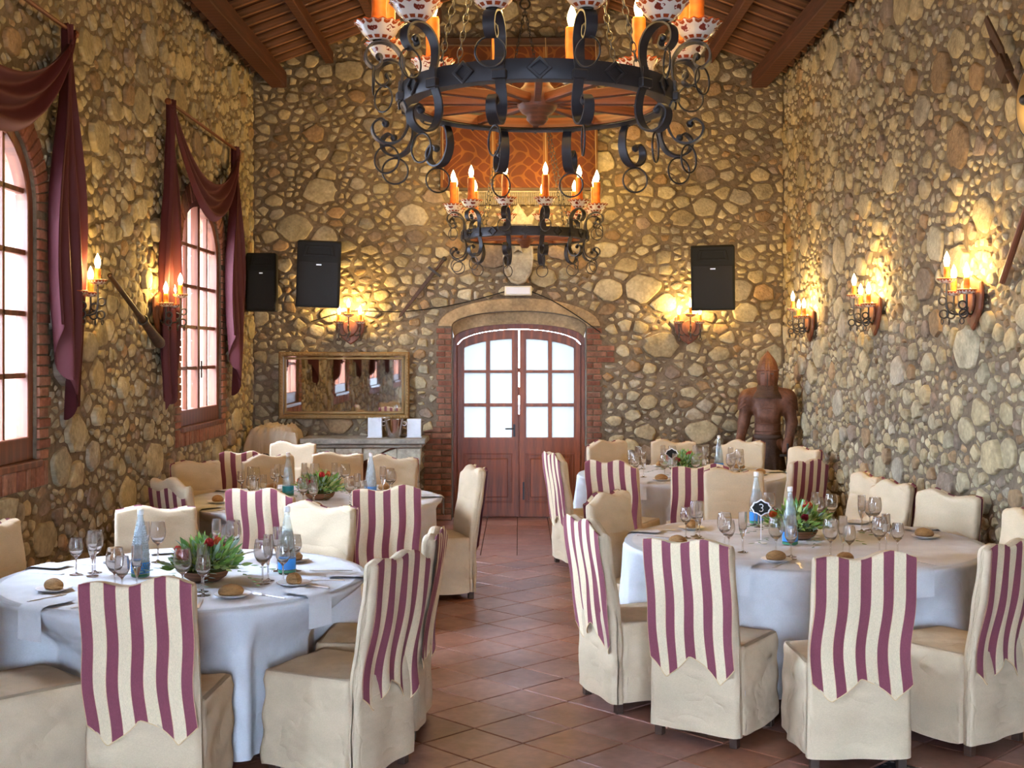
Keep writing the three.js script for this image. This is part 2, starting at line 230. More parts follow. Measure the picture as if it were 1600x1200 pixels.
{ // brick jambs, course by course
  const r = rngOf(5); const geoCache = {};
  const brick = (x0, x1, y0, y1) => { const k = [(x1 - x0).toFixed(2), (y1 - y0).toFixed(3)].join(); geoCache[k] ??= pieceFromPoly(rect(-(x1 - x0) / 2, -(y1 - y0) / 2, (x1 - x0) / 2, (y1 - y0) / 2), -0.02, 0.018, 0.004, 0.001, false); const m = part('brick', geoCache[k], M.brick[Math.floor(r() * 4)], wallBack); m.position.set((x0 + x1) / 2, (y0 + y1) / 2, rr(-0.004, 0.006, r)); };
  for (let k = 0; k < 33; k++) {
    const y0 = 0.01 + k * 0.0645, y1 = y0 + 0.052; if (y1 > DSP + 0.03) break;
    for (const s of [-1, 1]) {
      const wide = s < 0 ? y0 < 1.0 : (y0 > 1.72 && y0 < 1.92), xs = k % 2 ? (wide ? [0.748, 0.86, 1.06] : [0.748, 0.90]) : (wide ? [0.748, 0.97, 1.05] : [0.748, 0.82, 0.92]);
      for (let i = 0; i + 1 < xs.length; i++) { const a = xs[i] + 0.005, b = xs[i + 1] - 0.005; s < 0 ? brick(-b, -a, y0, y1) : brick(a, b, y0, y1); }
    }
  }
  const arc = (hw, sp, ri, n) => { const p = []; for (let i = 0; i <= n; i++) { const a = PI - PI * i / n; p.push([hw * Math.cos(a), sp + ri * Math.sin(a)]); } return p; };
  part('arch_band', extr([...arc(DHW + 0.15, DSP, DRI + 0.14, 28), ...arc(DHW, DSP, DRI, 28).reverse()], 0.05, 0.006).translate(0, 0, -0.01), M.plaster, wallBack, 'ochre plaster arch over the door');
  part('arch_infill', extr([...arc(DHW, DSP - 0.005, DRI, 28), ...arc(DHW - 0.02, DSP - 0.13, DRI - 0.01, 28).reverse()], 0.2, 0).translate(0, 0, -0.28), M.plaster, wallBack);
}

// window wall
const wallLeft = struct('wall_left', [XL, 0, 0], PI / 2);
{
  const g = extr(rect(-ZF - 0.5, -0.02, -ZB + 0.5, EAVE + 0.05), 0.5, 0, WIN.map((w) => archPts(WHW, WY0, WSP, WRI, 28, w.u).reverse())); g.translate(0, 0, -0.5); part('masonry', g, M.mortar, wallLeft);
  const forb = (u, v) => WIN.some((w) => inArch(u - w.u, v, WHW + 0.20, 1.03, WSP, WRI + 0.2));
  layStones(wallLeft, stonesFor(-ZF, -ZB, () => EAVE - 0.02, forb, 23, (u, v) => inView(XL, v, -u) / Math.max(u, 2) ** 3, stoneTone));
}
// sconce wall
const wallRight = struct('wall_right', [XR, 0, 0], -PI / 2);
{
  const g = extr(rect(ZB - 0.5, -0.02, ZF + 0.5, EAVE + 0.05), 0.5, 0); g.translate(0, 0, -0.5); part('masonry', g, M.mortar, wallRight);
  layStones(wallRight, stonesFor(ZB, ZF, () => EAVE - 0.02, () => false, 37, (u, v) => inView(XR, v, u) / Math.max(-u, 2) ** 3, stoneTone));
}
// rear wall behind the camera, with glazed doors to the terrace
const wallFront = struct('wall_front', [0, 0, ZF], PI);
{
  const g = extr([[-XR - 0.5, -0.02], [-XL + 0.5, -0.02], [-XL + 0.5, roofY(3.45) + 0.04], [0, RIDGE + 0.04], [-XR - 0.5, roofY(3.45) + 0.04]], 0.5, 0, [archPts(1.5, 0.05, 2.2, 0.6, 24).reverse()]); g.translate(0, 0, -0.5); part('masonry', g, M.mortar, wallFront);
}
// floor: a slab with quarry tiles laid on the diagonal and a straight border by the door
const floor = struct('floor');
part('slab', box(XR - XL + 1, 0.3, ZF - ZB + 1, (XL + XR) / 2, -0.158, (ZF + ZB) / 2, 0), M.grout, floor);
{
  const r = rngOf(3), D = 0.4765, list = [], zS = -11.42;
  const clipRoom = (p, z0, z1) => { p = clipHalf(p, 1, 0, XR); p = clipHalf(p, -1, 0, -XL); p = clipHalf(p, 0, 1, z1); return clipHalf(p, 0, -1, -z0); };
  const add = (p, cx, cz) => { if (p.length < 3 || Math.abs(polyArea(p)) < 0.004) return; list.push({ p, cx, cz, sc: inView(cx, 0, cz) * Math.abs(polyArea(p)) / Math.abs(Math.min(cz, -1)) ** 3 }); };
  for (let i = -14; i <= 14; i++) for (let j = -48; j <= 60; j++) {
    if ((i + j) & 1) continue; const cx = 0.018 + i * D / 2, cz = -5.92 - D / 2 + j * D / 2; const e = D / 2 - 0.006;
    // local plane: x, -z so that the outline runs counter-clockwise seen from above
    add(clipRoom([[cx - e, cz], [cx, cz - e], [cx + e, cz], [cx, cz + e]], zS, ZF), cx, cz);
  }
  for (let z = zS - 0.006, k = 0; z > ZB - 0.28; z -= 0.337, k++) for (let x = XL - 0.1 + (k % 2) * 0.0; x < XR; x += 0.337) add(clipRoom([[x + 0.004, z], [x + 0.333, z], [x + 0.333, z - 0.329], [x + 0.004, z - 0.329]], ZB - 0.3, ZF), x + 0.168, z - 0.165);
  list.sort((a, b) => b.sc - a.sc);
  const toGeo = (t) => { const q = t.p.map(([x, z]) => [x, -z]); if (polyArea(q) < 0) q.reverse(); const g = pieceFromPoly(q, -0.01, 0.0 + rr(-0.0006, 0.0006, r), 0.003, 0, false, null, [lerp(-0.0015, 0.0015, r()), lerp(-0.0015, 0.0015, r())]); g.rotateX(-PI / 2); return g; };
  const mosaic = std({ roughness: 0.5, map: tex(128, 128, (u, v) => { const h = hash2(u * 22 | 0, v * 22 | 0, 77); return h < 0.5 ? [0.10, 0.09, 0.13] : h < 0.8 ? [0.34, 0.31, 0.38] : [0.72, 0.69, 0.68]; }, true, [3, 3]) });
  let best = null; for (const t of list) { const d = Math.hypot(t.cx - 1.74, t.cz + 5.6); if (!best || d < best.d) best = { t, d }; }
  list.slice(0, 300).forEach((t) => part('floor_tile', toGeo(t), t === best.t ? mosaic : M.tile[Math.floor(r() * 5)], floor, t === best.t ? 'dark speckled mosaic tile' : undefined));
  const rest = [[], [], [], [], []]; list.slice(300).forEach((t) => rest[Math.floor(r() * 5)].push(toGeo(t)));
  rest.forEach((l, k) => { const m = part('floor_tiles', l, M.tile[k], floor); m.userData = { kind: 'stuff' }; });
}
// roof: boards on rafters on purlins
const ceiling = struct('ceiling');
{
  const zl = ZF - ZB + 1.2, zc = (ZF + ZB) / 2, ang = Math.atan(SLOPE);
  for (const s of [-1, 1]) {
    const run = 3.75, len = run / Math.cos(ang), g = box(len, 0.14, zl, 0, 0.07, 0, 0); mv(g, 0, 0, 0, 0, 0, -s * ang); const mx = s * run / 2; g.translate(mx, RIDGE - SLOPE * run / 2, zc); part('roof_boards', g, M.board, ceiling);
    const rl = 2.92 / Math.cos(ang), rg = box(rl, 0.07, 0.045, 0, -0.036, 0, 0.004); mv(rg, 0, 0, 0, 0, 0, -s * ang);
    for (let z = -13.6; z < ZF; z += 0.305) { const m = part('rafter', rg, M.rafter, ceiling); m.position.set(s * 1.48, RIDGE - SLOPE * 1.48, z); }
    for (const [x, w, h] of [[2.66, 0.17, 0.18], [2.10, 0.09, 0.13], [1.52, 0.09, 0.13], [0.9, 0.09, 0.13]]) part('purlin', box(w, h, ZF - ZB, s * x, roofY(x) - 0.075 - SLOPE * w / 2 - h / 2, zc, 0.012), M.beam, ceiling);
  }
  part('ridge_beam', box(0.16, 0.2, ZF - ZB, 0, RIDGE - 0.2, zc, 0.012), M.beam, ceiling);
}
// outdoors: paving and a pale garden wall beyond the windows
{
  const o = struct('terrace_ground'); part('paving', box(80, 0.1, 90, 0, -0.37, -8, 0), M.pave, o);
  const w = thing('garden_wall', 'pale rendered garden wall outside the arched windows', 'wall', [-15, -0.32, -12]);
  for (let k = 0; k < 12; k++) part('course', box(0.3, 0.196, 60, 0, 0.1 + k * 0.2, 0, 0.012), M.outwall, w);
  part('coping', box(0.42, 0.08, 60, 0, 2.44, 0, 0.01), M.slab, w);
}

// ------------------------------------------------------------------ windows
function ellArc(hw, sp, ri, a0, a1, n) { const p = []; for (let i = 0; i <= n; i++) { const a = lerp(a0, a1, i / n); p.push([hw * Math.cos(a), sp + ri * Math.sin(a)]); } return p; }
WIN.forEach((w, wi) => {
  const o = struct('window_' + (wi + 1), [XL, 0, -w.u], PI / 2), zf = -0.10;
  const glassTop = (x) => WSP + (WRI - 0.075) * Math.sqrt(Math.max(0, 1 - (x / (WHW - 0.075)) ** 2));
  part('frame', extr(archPts(WHW - 0.002, WY0 + 0.002, WSP, WRI - 0.002, 28), 0.08, 0.006, [archPts(WHW - 0.075, WY0 + 0.145, WSP, WRI - 0.075, 28).reverse()]).translate(0, 0, zf), M.win, o);
  part('mullion', box(0.075, glassTop(0) - WY0 - 0.14 + 0.02, 0.07, 0, (glassTop(0) + WY0 + 0.15) / 2, zf + 0.04), M.win, o);
  const rows = [WY0 + 0.145, 1.715, 2.09, 2.46, 2.83], cols = [-WHW + 0.075, -0.36, 0, 0.36, WHW - 0.075];
  for (const y of rows.slice(1)) { const e = y > WSP ? (WHW - 0.075) * Math.sqrt(1 - ((y - WSP) / (WRI - 0.075)) ** 2) : WHW - 0.07; for (const s of [-1, 1]) part('muntin', box(e - 0.03, 0.032, 0.04, s * (e / 2 + 0.015), y, zf + 0.04), M.win, o); }
  for (const x of [-0.36, 0.36]) { const t = glassTop(x); part('muntin', box(0.032, t - WY0 - 0.13, 0.04, x, (t + WY0 + 0.15) / 2, zf + 0.04), M.win, o); }
  for (let c = 0; c < 4; c++) for (let k = 0; k < 5; k++) {
    const x0 = cols[c], x1 = cols[c + 1], y0 = rows[k]; let p;
    if (k < 4 && rows[k + 1] < WSP) p = rect(x0, y0, x1, rows[k + 1]);
    else { const topAt = (x) => k < 4 ? Math.min(rows[k + 1], glassTop(x)) : glassTop(x); p = [[x0, y0], [x1, y0]]; for (let i = 0; i <= 10; i++) { const x = lerp(x1, x0, i / 10); p.push([x, Math.max(topAt(x), y0 + 0.001)]); } }
    const g = new THREE.ShapeGeometry(new THREE.Shape(p.map(([x, y]) => new THREE.Vector2(x, y)))); g.translate(0, 0, zf + 0.035); part('pane', g, M.pane, o);
  }
  part('sill', box(WHW * 2 + 0.04, 0.045, 0.13, 0, WY0 - 0.02, -0.03, 0.008), M.win, o);
  part('espagnolette', cyl(0.008, 0.008, 0.16, 8, 0.03, 1.62, zf + 0.09), M.iron, o);
  // outer lining of the opening
  const lin2 = archPts(WHW - 0.002, WY0 + 0.002, WSP, WRI - 0.002, 28), lin3 = archPts(WHW - 0.025, WY0 + 0.025, WSP, WRI - 0.025, 28).reverse();
  part('reveal_lining', extr(lin2, 0.385, 0, [lin3]).translate(0, 0, -0.5), M.reveal, o);
  // brick surround: jambs, arch and a soldier course below
  const r = rngOf(60 + wi), cache = {};
  const put = (poly, dz) => { const m = part('brick', pieceFromPoly(poly, -0.02, 0.016, 0.004, 0.001, false), M.brick[Math.floor(r() * 4)], o); m.position.z = dz; };
  for (let k = 0; k < 24; k++) { const y0 = WY0 + k * 0.0645, y1 = y0 + 0.053; if (y1 > WSP) break; for (const s of [-1, 1]) { const L = k % 2 ? 0.19 : 0.15; put(s > 0 ? rect(WHW + 0.003, y0, WHW + L, y1) : rect(-WHW - L, y0, -WHW - 0.003, y1), rr(-0.004, 0.004, r)); } }
  const NA = 34; for (let i = 0; i < NA; i++) { const a0 = PI * (i + 0.08) / NA, a1 = PI * (i + 0.92) / NA, pt = (a, e) => [(WHW + e) * Math.cos(a), WSP + (WRI + e) * Math.sin(a)]; put([pt(a0, 0.003), pt(a0, 0.19), pt(a1, 0.19), pt(a1, 0.003)], rr(-0.004, 0.006, r)); }
  for (let i = 0; i < 26; i++) { const x = -0.9 + i * 0.0695; put(rect(x, 1.035, x + 0.058, 1.185), rr(-0.004, 0.004, r)); }
});

// ------------------------------------------------------------------ doors
function doorLeaf(o, x0, x1, name) {
  const y0 = 0.006, hw = 0.696, sp = 1.93, ri = 0.189, top = (x) => sp + ri * Math.sqrt(Math.max(0, 1 - (x / hw) ** 2));
  const outline = [[x0, y0], [x1, y0]]; for (let i = 0; i <= 12; i++) { const x = lerp(x1, x0, i / 12); outline.push([x, top(x)]); }
  const sgn = x0 < 0 ? -1 : 1, a = x0 + (sgn < 0 ? 0.075 : 0.075), b = x1 - 0.075, mid = (a + b) / 2, ys = [0.90, 1.245, 1.285, 1.62, 1.66, 0], holes = [], panes = [];
  for (const [c0, c1] of [[a, mid - 0.022], [mid + 0.022, b]]) for (let k = 0; k < 3; k++) {
    const yb = [0.90, 1.285, 1.66][k]; let p;
    if (k < 2) p = rect(c0, yb, c1, [1.25, 1.63][k]); else { p = [[c0, yb], [c1, yb]]; for (let i = 0; i <= 8; i++) { const x = lerp(c1, c0, i / 8); p.push([x, top(x) - 0.105]); } }
    holes.push(p.slice().reverse()); panes.push(p);
  }
  const panelHole = rect(a, 0.17, b, 0.72);
  const leaf = part(name, extr(outline, 0.05, 0.004, [...holes, panelHole.slice().reverse()]).translate(0, 0, -0.28), M.door, o);
  for (const p of panes) { const g = new THREE.ShapeGeometry(new THREE.Shape(p.map(([x, y]) => new THREE.Vector2(x, y)))); g.translate(0, 0, -0.258); part('pane', g, M.frost, leaf, 'frosted white glass'); }
  const pn = box(b - a + 0.01, 0.56, 0.018, mid, 0.445, -0.257, 0.003), rp = box(b - a - 0.09, 0.44, 0.026, mid, 0.445, -0.246, 0.012); part('panel', [pn, rp], M.door, leaf);
  part('panel_moulding', [box(b - a, 0.018, 0.022, mid, 0.712, -0.236), box(b - a, 0.018, 0.022, mid, 0.178, -0.236), box(0.018, 0.54, 0.022, a + 0.009, 0.445, -0.236), box(0.018, 0.54, 0.022, b - 0.009, 0.445, -0.236)], M.door, leaf);
  return leaf;
}
{
  const o = struct('door_1', [0, 0, ZB]);
  const arc = (hw, sp, ri) => ellArc(hw, sp, ri, PI, 0, 24);
  part('door_frame', extr([[-DHW + 0.003, 0], ...arc(DHW - 0.004, DSP - 0.125, DRI - 0.004), [DHW - 0.003, 0], [0.70, 0], ...arc(0.70, 1.93, 0.195).reverse(), [-0.70, 0]], 0.09, 0.005).translate(0, 0, -0.31), M.door, o);
  const l = doorLeaf(o, -0.694, -0.005, 'door_leaf'), r = doorLeaf(o, 0.005, 0.694, 'door_leaf');
  part('door_stop', [box(0.05, 1.95, 0.03, -0.70, 0.975, -0.298), box(0.05, 1.95, 0.03, 0.70, 0.975, -0.298), box(1.4, 0.03, 0.05, 0, 0.012, -0.305)], M.door, o);
  part('astragal', [box(0.04, 1.16, 0.02, 0, 0.58, -0.292), box(0.04, 0.10, 0.02, 0, 1.42, -0.292), box(0.04, 0.05, 0.02, 0, 1.66, -0.292)], M.door, l);
  part('handle', [box(0.025, 0.14, 0.012, -0.055, 0.98, -0.225), mv(cyl(0.008, 0.008, 0.1, 8), -0.055, 1.0, -0.205, 0, 0, PI / 2)], M.iron, l, 'dark iron lever handle');
  part('bolt', box(0.02, 0.2, 0.014, 0.05, 0.30, -0.225), M.iron, r);
  const d2 = struct('door_2', [0, 0, ZF], PI);
  part('door_frame', extr(archPts(1.498, 0.05, 2.2, 0.598, 24), 0.08, 0.005, [archPts(1.43, 0.09, 2.2, 0.53, 24).reverse()]).translate(0, 0, -0.2), M.win, d2);
  for (const x of [-0.72, 0, 0.72]) part('mullion', box(0.06, 2.2 + 0.53 * Math.sqrt(1 - (x / 1.43) ** 2) - 0.09, 0.06, x, (2.29 + 0.53 * Math.sqrt(1 - (x / 1.43) ** 2)) / 2, -0.16), M.win, d2);
  for (const y of [0.8, 1.5, 2.2]) part('transom', box(2.84, 0.05, 0.05, 0, y, -0.16), M.win, d2);
  part('pane', new THREE.ShapeGeometry(new THREE.Shape(archPts(1.44, 0.08, 2.2, 0.54, 24).map(([x, y]) => new THREE.Vector2(x, y)))).translate(0, 0, -0.17), M.pane, d2);
}

// ------------------------------------------------------------------ chandeliers
function bulbGeo(h) { return lathe([[0, 0], [h * 0.13, 0], [h * 0.15, h * 0.12], [h * 0.20, h * 0.30], [h * 0.21, h * 0.42], [h * 0.17, h * 0.62], [h * 0.09, h * 0.83], [0.0005, h]], 14); }
function ribbon(path, width, th) { // flat iron bar bent along a path in the (r, y) plane, its width across z
  const c = new THREE.CatmullRomCurve3(path.map(([x, y]) => V(x, y, 0))), n = path.length * 5, P = [], N = [];
  for (let i = 0; i <= n; i++) { P.push(c.getPoint(i / n)); const t = c.getTangent(i / n); N.push(V(-t.y, t.x, 0)); }
  return toCreasedNormals(grid(4, n, (u, v) => { const i = Math.round(v * n), k = Math.round(u * 4) % 4, a = k === 0 || k === 3 ? -1 : 1, b = k < 2 ? -1 : 1; const w = width * (0.72 + 0.28 * Math.sin(PI * clamp(v * 1.1))); return [P[i].x + N[i].x * th / 2 * a, P[i].y + N[i].y * th / 2 * a, b * w / 2, u, v]; }), 0.6);
}
function light(x, y, z, cd, parent) { const l = new THREE.PointLight(CANDLE, cd, 0, 2); l.position.set(x, y, z); l.shadow.radius = 0.8; parent.add(l); return l; }
const armPath = [[0.79, 0.175], [0.765, 0.15], [0.735, 0.165], [0.735, 0.205], [0.775, 0.225], [0.82, 0.19], [0.825, 0.13]].slice(0, 4).reverse();
function chandelier(x, z, label) {
  const o = thing('chandelier', label, 'chandelier', [x, 2.99, z], 0, 'iron wheel chandeliers'), RB = 0.635;
  part('ring_band', lathe([[RB - 0.012, 0], [RB + 0.002, 0], [RB + 0.002, 0.085], [RB - 0.012, 0.085], [RB - 0.012, 0]], 72), M.iron, o);
  part('ring_flange', lathe([[RB - 0.012, 0.0], [RB - 0.012, 0.008], [RB - 0.075, 0.008], [RB - 0.075, 0.0], [RB - 0.012, 0.0]], 72), M.iron, o);
  part('wooden_rim', lathe([[RB - 0.075, 0.012], [RB - 0.02, 0.012], [RB - 0.02, 0.06], [RB - 0.075, 0.06], [RB - 0.075, 0.012]], 72), M.wheel, o);
  part('hub', lathe([[0, -0.075], [0.03, -0.075], [0.05, -0.055], [0.05, -0.035], [0.075, -0.02], [0.095, 0.01], [0.095, 0.075], [0.07, 0.10], [0.05, 0.13], [0.03, 0.15], [0, 0.15]], 20), M.wheel, o);
  const sp = bar([0.07, 0.036, 0], [RB - 0.06, 0.036, 0], 0.034, 0.044, 0.006);
  for (let k = 0; k < 12; k++) part('spoke', sp, M.wheel, o).rotation.y = TAU * k / 12;
  const diamond = extr([[0, -0.05], [0.055, 0], [0, 0.05], [-0.055, 0]], 0.012, 0.003, [[[0, -0.03], [-0.034, 0], [0, 0.03], [0.034, 0]]]);
  for (let k = 0; k < 12; k++) { const m = part('diamond_boss', diamond, M.iron, o), a = TAU * k / 12; m.position.set(Math.sin(a) * (RB + 0.001), 0.043, Math.cos(a) * (RB + 0.001)); m.rotation.y = a; }
  // arms: S-shaped straps, each with a dish, a candle and two loose rings
  const up = ribbon([[RB + 0.008, -0.005], [RB + 0.008, 0.06], [RB - 0.005, 0.13], [RB + 0.0, 0.19], [RB + 0.04, 0.245], [RB + 0.10, 0.262], [RB + 0.155, 0.235], [RB + 0.165, 0.18], [RB + 0.13, 0.145], [RB + 0.095, 0.165], [RB + 0.105, 0.20]], 0.055, 0.009);
  const dn = ribbon([[RB + 0.010, 0.09], [RB + 0.010, 0.03], [RB - 0.02, -0.04], [RB - 0.025, -0.11], [RB + 0.01, -0.175], [RB + 0.07, -0.195], [RB + 0.125, -0.165], [RB + 0.135, -0.115], [RB + 0.10, -0.085], [RB + 0.07, -0.105]], 0.05, 0.009);
  const clip = box(0.03, 0.04, 0.065, RB + 0.012, 0.02, 0, 0.006);
  const armG = join([up, dn, clip, mv(new THREE.SphereGeometry(0.018, 10, 8), RB + 0.105, 0.195, 0), mv(new THREE.SphereGeometry(0.018, 10, 8), RB + 0.075, -0.105, 0)]);
  const ringA = torus(0.062, 0.0045, 30, 6), dishG = lathe([[0.03, 0], [0.05, 0.004], [0.078, 0.03], [0.094, 0.058], [0.112, 0.072], [0.108, 0.078], [0.088, 0.066], [0.06, 0.035], [0.02, 0.028], [0, 0.028]], 32);
  { // scalloped lip
    const p = dishG.attributes.position; for (let i = 0; i < p.count; i++) { const x = p.getX(i), y = p.getY(i), z = p.getZ(i), r = Math.hypot(x, z); if (r > 0.09) { const a = Math.atan2(z, x), k = 1 + 0.035 * Math.cos(a * 16); p.setXYZ(i, x * k, y + 0.004 * Math.cos(a * 16), z * k); } } dishG.computeVertexNormals();
  }
  const candleG = lathe([[0, 0], [0.034, 0], [0.036, 0.06], [0.033, 0.12], [0.036, 0.19], [0.034, 0.265], [0.030, 0.272], [0, 0.272]], 18), bulbG = bulbGeo(0.125);
  for (let k = 0; k < 12; k++) {
    const a = PI / 12 + TAU * k / 12, arm = part('arm', armG, M.iron, o); arm.rotation.y = -a + PI / 2;
    const c = Math.cos(-a + PI / 2), s = Math.sin(-a + PI / 2), dir = [c, -s], rd = RB + 0.105;
    const kid = (n, g, m, par, x, y, z) => { const q = part(n, g, m, par); q.position.set(x, y, z); return q; };
    const r1 = kid('hanging_ring', ringA, M.iron, arm, RB + 0.07, -0.265, 0.004); r1.rotation.y = k * 0.9 + PI / 2;
    const r2 = kid('hanging_ring', ringA, M.iron, arm, RB + 0.13, 0.085, 0.004); r2.rotation.y = k * 1.3 + 0.4;
    kid('dish', dishG, M.dish, arm, rd, 0.268, 0); kid('candle', candleG, M.wax, arm, rd, 0.292, 0); kid('bulb', bulbG, M.bulb, arm, rd, 0.562, 0);
    light(dir[0] * rd, 0.62, dir[1] * rd, CH_CD, o);
  }
  // four chains up to a hook under the ridge
  const topY = 2.35, link = [];
  const a0 = V(0, 0, 0);
  const lg = new THREE.TorusGeometry(0.017, 0.0035, 5, 10); lg.scale(0.75, 1.5, 1);
  for (let k = 0; k < 4; k++) { const a = PI / 4 + k * PI / 2, A = V(Math.cos(a) * (RB - 0.03), 0.085, Math.sin(a) * (RB - 0.03)), B = V(0, topY, 0), n = Math.round(A.distanceTo(B) / 0.042), ch = []; const q = new THREE.Quaternion().setFromUnitVectors(V(0, 1, 0), B.clone().sub(A).normalize()); for (let i = 0; i < n; i++) { const g = lg.clone(); g.rotateY(i % 2 ? PI / 2 : 0); g.applyQuaternion(q); const p = A.clone().lerp(B, (i + 0.5) / n); g.translate(p.x, p.y, p.z); ch.push(g); } part('chain', ch, M.iron, o); }
  part('hook', [mv(torus(0.05, 0.01), 0, topY + 0.04, 0), cyl(0.012, 0.012, RIDGE - 0.3 - 2.99 - topY - 0.08, 8, 0, topY + 0.085, 0)], M.iron, o);
  return o;
}
chandelier(0.085, -5.81, 'large iron cartwheel chandelier hanging over the aisle between the front tables');
chandelier(0.06, -12.62, 'iron cartwheel chandelier with orange candles in front of the crest above the door');

// ------------------------------------------------------------------ wall sconces
function sconceParts() {
  const o = new THREE.Group();
  const sh = [[-0.145, 0.10], [-0.08, 0.115], [0, 0.15], [0.08, 0.115], [0.145, 0.10], [0.158, 0.02], [0.14, -0.07], [0.08, -0.15], [0, -0.205], [-0.08, -0.15], [-0.14, -0.07], [-0.158, 0.02]];
  part('plaque', extr(sh, 0.03, 0.01), M.plaque, o); part('plaque_boss', mv(extr(sh.map(([x, y]) => [x * 0.55, y * 0.55]), 0.02, 0.008), 0, -0.01, 0.028), M.plaque, o);
  const dishG = lathe([[0, 0], [0.03, 0.002], [0.052, 0.014], [0.064, 0.03], [0.060, 0.032], [0.045, 0.016], [0, 0.012]], 20), cG = lathe([[0, 0], [0.019, 0], [0.020, 0.05], [0.018, 0.092], [0, 0.096]], 12), bG = bulbGeo(0.10);
  const arms = [[-0.115, 0.10, 0.0], [0.115, 0.10, 0.0], [0, 0.185, 0.075]];
  for (const [x, z, y] of arms) {
    const a = part('arm', [tube([[x * 0.25, -0.04, 0.03], [x * 0.5, -0.10, z * 0.5], [x * 0.9, -0.09, z * 0.9], [x, -0.04, z], [x, 0.02 + y, z]], 0.007, 24, 6), mv(torus(0.024, 0.006, 18, 6), x, -0.045 + y * 0.4, z + 0.026, 0, PI / 2, 0), mv(torus(0.026, 0.006, 18, 6), x, -0.10, z + 0.02, 0, PI / 2, 0), mv(torus(0.018, 0.004, 14, 5), x, -0.147, z + 0.03, 0, x * 4, 0)], M.iron, o);
    const put = (n, g, m, yy) => { const q = part(n, g, m, a); q.position.set(x, yy, z); }; put('dish', dishG, M.dish, 0.02 + y); put('candle', cG, M.wax, 0.034 + y); put('bulb', bG, M.bulb, 0.126 + y);
  }
  return o;
}
const sconceProto = sconceParts();
function sconce(pos, turn, label) {
  const o = sconceProto.clone(); o.name = numbered('wall_sconce'); o.position.set(...pos); o.rotation.y = turn; scene.add(o); tag(o, label, 'wall lamp', 'three-candle wall sconces');
  for (const [x, z, y] of [[-0.115, 0.10, 0], [0.115, 0.10, 0], [0, 0.185, 0.075]]) light(x, 0.17 + y, z, SC_CD, o);
}
sconce([XR - 0.03, 2.20, -7.95], -PI / 2, 'three-candle sconce on a wooden shield, beside the crossed polearms');
sconce([XR - 0.03, 2.20, -10.15], -PI / 2, 'three-candle sconce in the middle of the row of three on the pale wall');
sconce([XR - 0.03, 2.17, -12.42], -PI / 2, 'three-candle sconce high beside the suit of armour in the corner');
sconce([XL + 0.03, 2.20, -8.10], PI / 2, 'three-candle sconce by the hanging tail of the big swag curtain');
sconce([XL + 0.03, 2.20, -10.08], PI / 2, 'three-candle sconce at the thick lower end of the slanting wooden club');
sconce([-1.86, 2.15, ZB + 0.03], 0, 'three-candle sconce on a wooden shield above the gilt mirror');
sconce([1.87, 2.15, ZB + 0.03], 0, 'three-candle sconce on the stone wall just below a speaker');

// ------------------------------------------------------------------ curtains: pole, swag and tails
function curtainSet(u0, u1, label, tailLabel) {
  const L = u1 - u0, o = thing('swag_curtain', label, 'curtain', [XL, 0, -u0], PI / 2, 'wine red swag curtains'), H = 3.89, off = 0.11;
  part('pole', mv(cyl(0.014, 0.014, L + 0.1, 10), L + 0.05, H, off, 0, 0, PI / 2), M.plaque, o);
  for (const x of [-0.06, L + 0.06]) part('finial', mv(new THREE.SphereGeometry(0.028, 10, 8), x, H, off), M.plaque, o);
  const shell = (nu, nv, fn, th = 0.006) => { const a = grid(nu, nv, fn), b = grid(nu, nv, (u, v) => { const p = fn(1 - u, v); return [p[0], p[1], p[2] - th, p[3], p[4]]; }); return [a, b]; };
  part('swag', shell(48, 40, (u, v) => { const s = 1 - (2 * u - 1) ** 2, sag = lerp(0.50, 0.68, v) * Math.pow(s, 0.85), pinch = 0.07 + 0.1 * s; return [u * L, H + 0.015 - v * pinch - sag, off + 0.02 + 0.035 * Math.sin(v * PI * 5 + u * 2) * (0.35 + 0.65 * s) + 0.05 * s * v, u * 2, v]; }), M.wine, o);
  const tail = (xc, w, bottom, dir, ph) => shell(40, 48, (u, v) => {
    const b = bottom + (dir > 0 ? u : 1 - u) * 0.52 + 0.10 * Math.sin(u * PI * 4 + ph), y = lerp(H + 0.03, b, v), sp = lerp(0.30, 1, sst(0, 0.55, v)) * lerp(1, 0.88, sst(0.8, 1, v)); const x = xc + (u - 0.5) * w * sp;
    return [x, y, off - 0.01 + 0.05 * (0.4 + 0.6 * sp) * Math.sin(u * PI * 6 + ph) + 0.02 * Math.sin(v * 6 + u * 5), u, v * 2];
  });
  part('tail', tail(0.06, 0.38, 1.36, 1, 0.3), M.wine, o); part('tail', tail(L - 0.05, 0.40, 1.42, -1, 1.1), M.wine, o);
}
curtainSet(10.16, 12.58, 'wine red swag curtain draped over the far arched window by the corner');
curtainSet(5.45, 7.92, 'wine red swag curtain draped over the arched window nearest the camera');
curtainSet(0.70, 3.15, 'wine red swag curtain over the third window, seen only in the mirror');

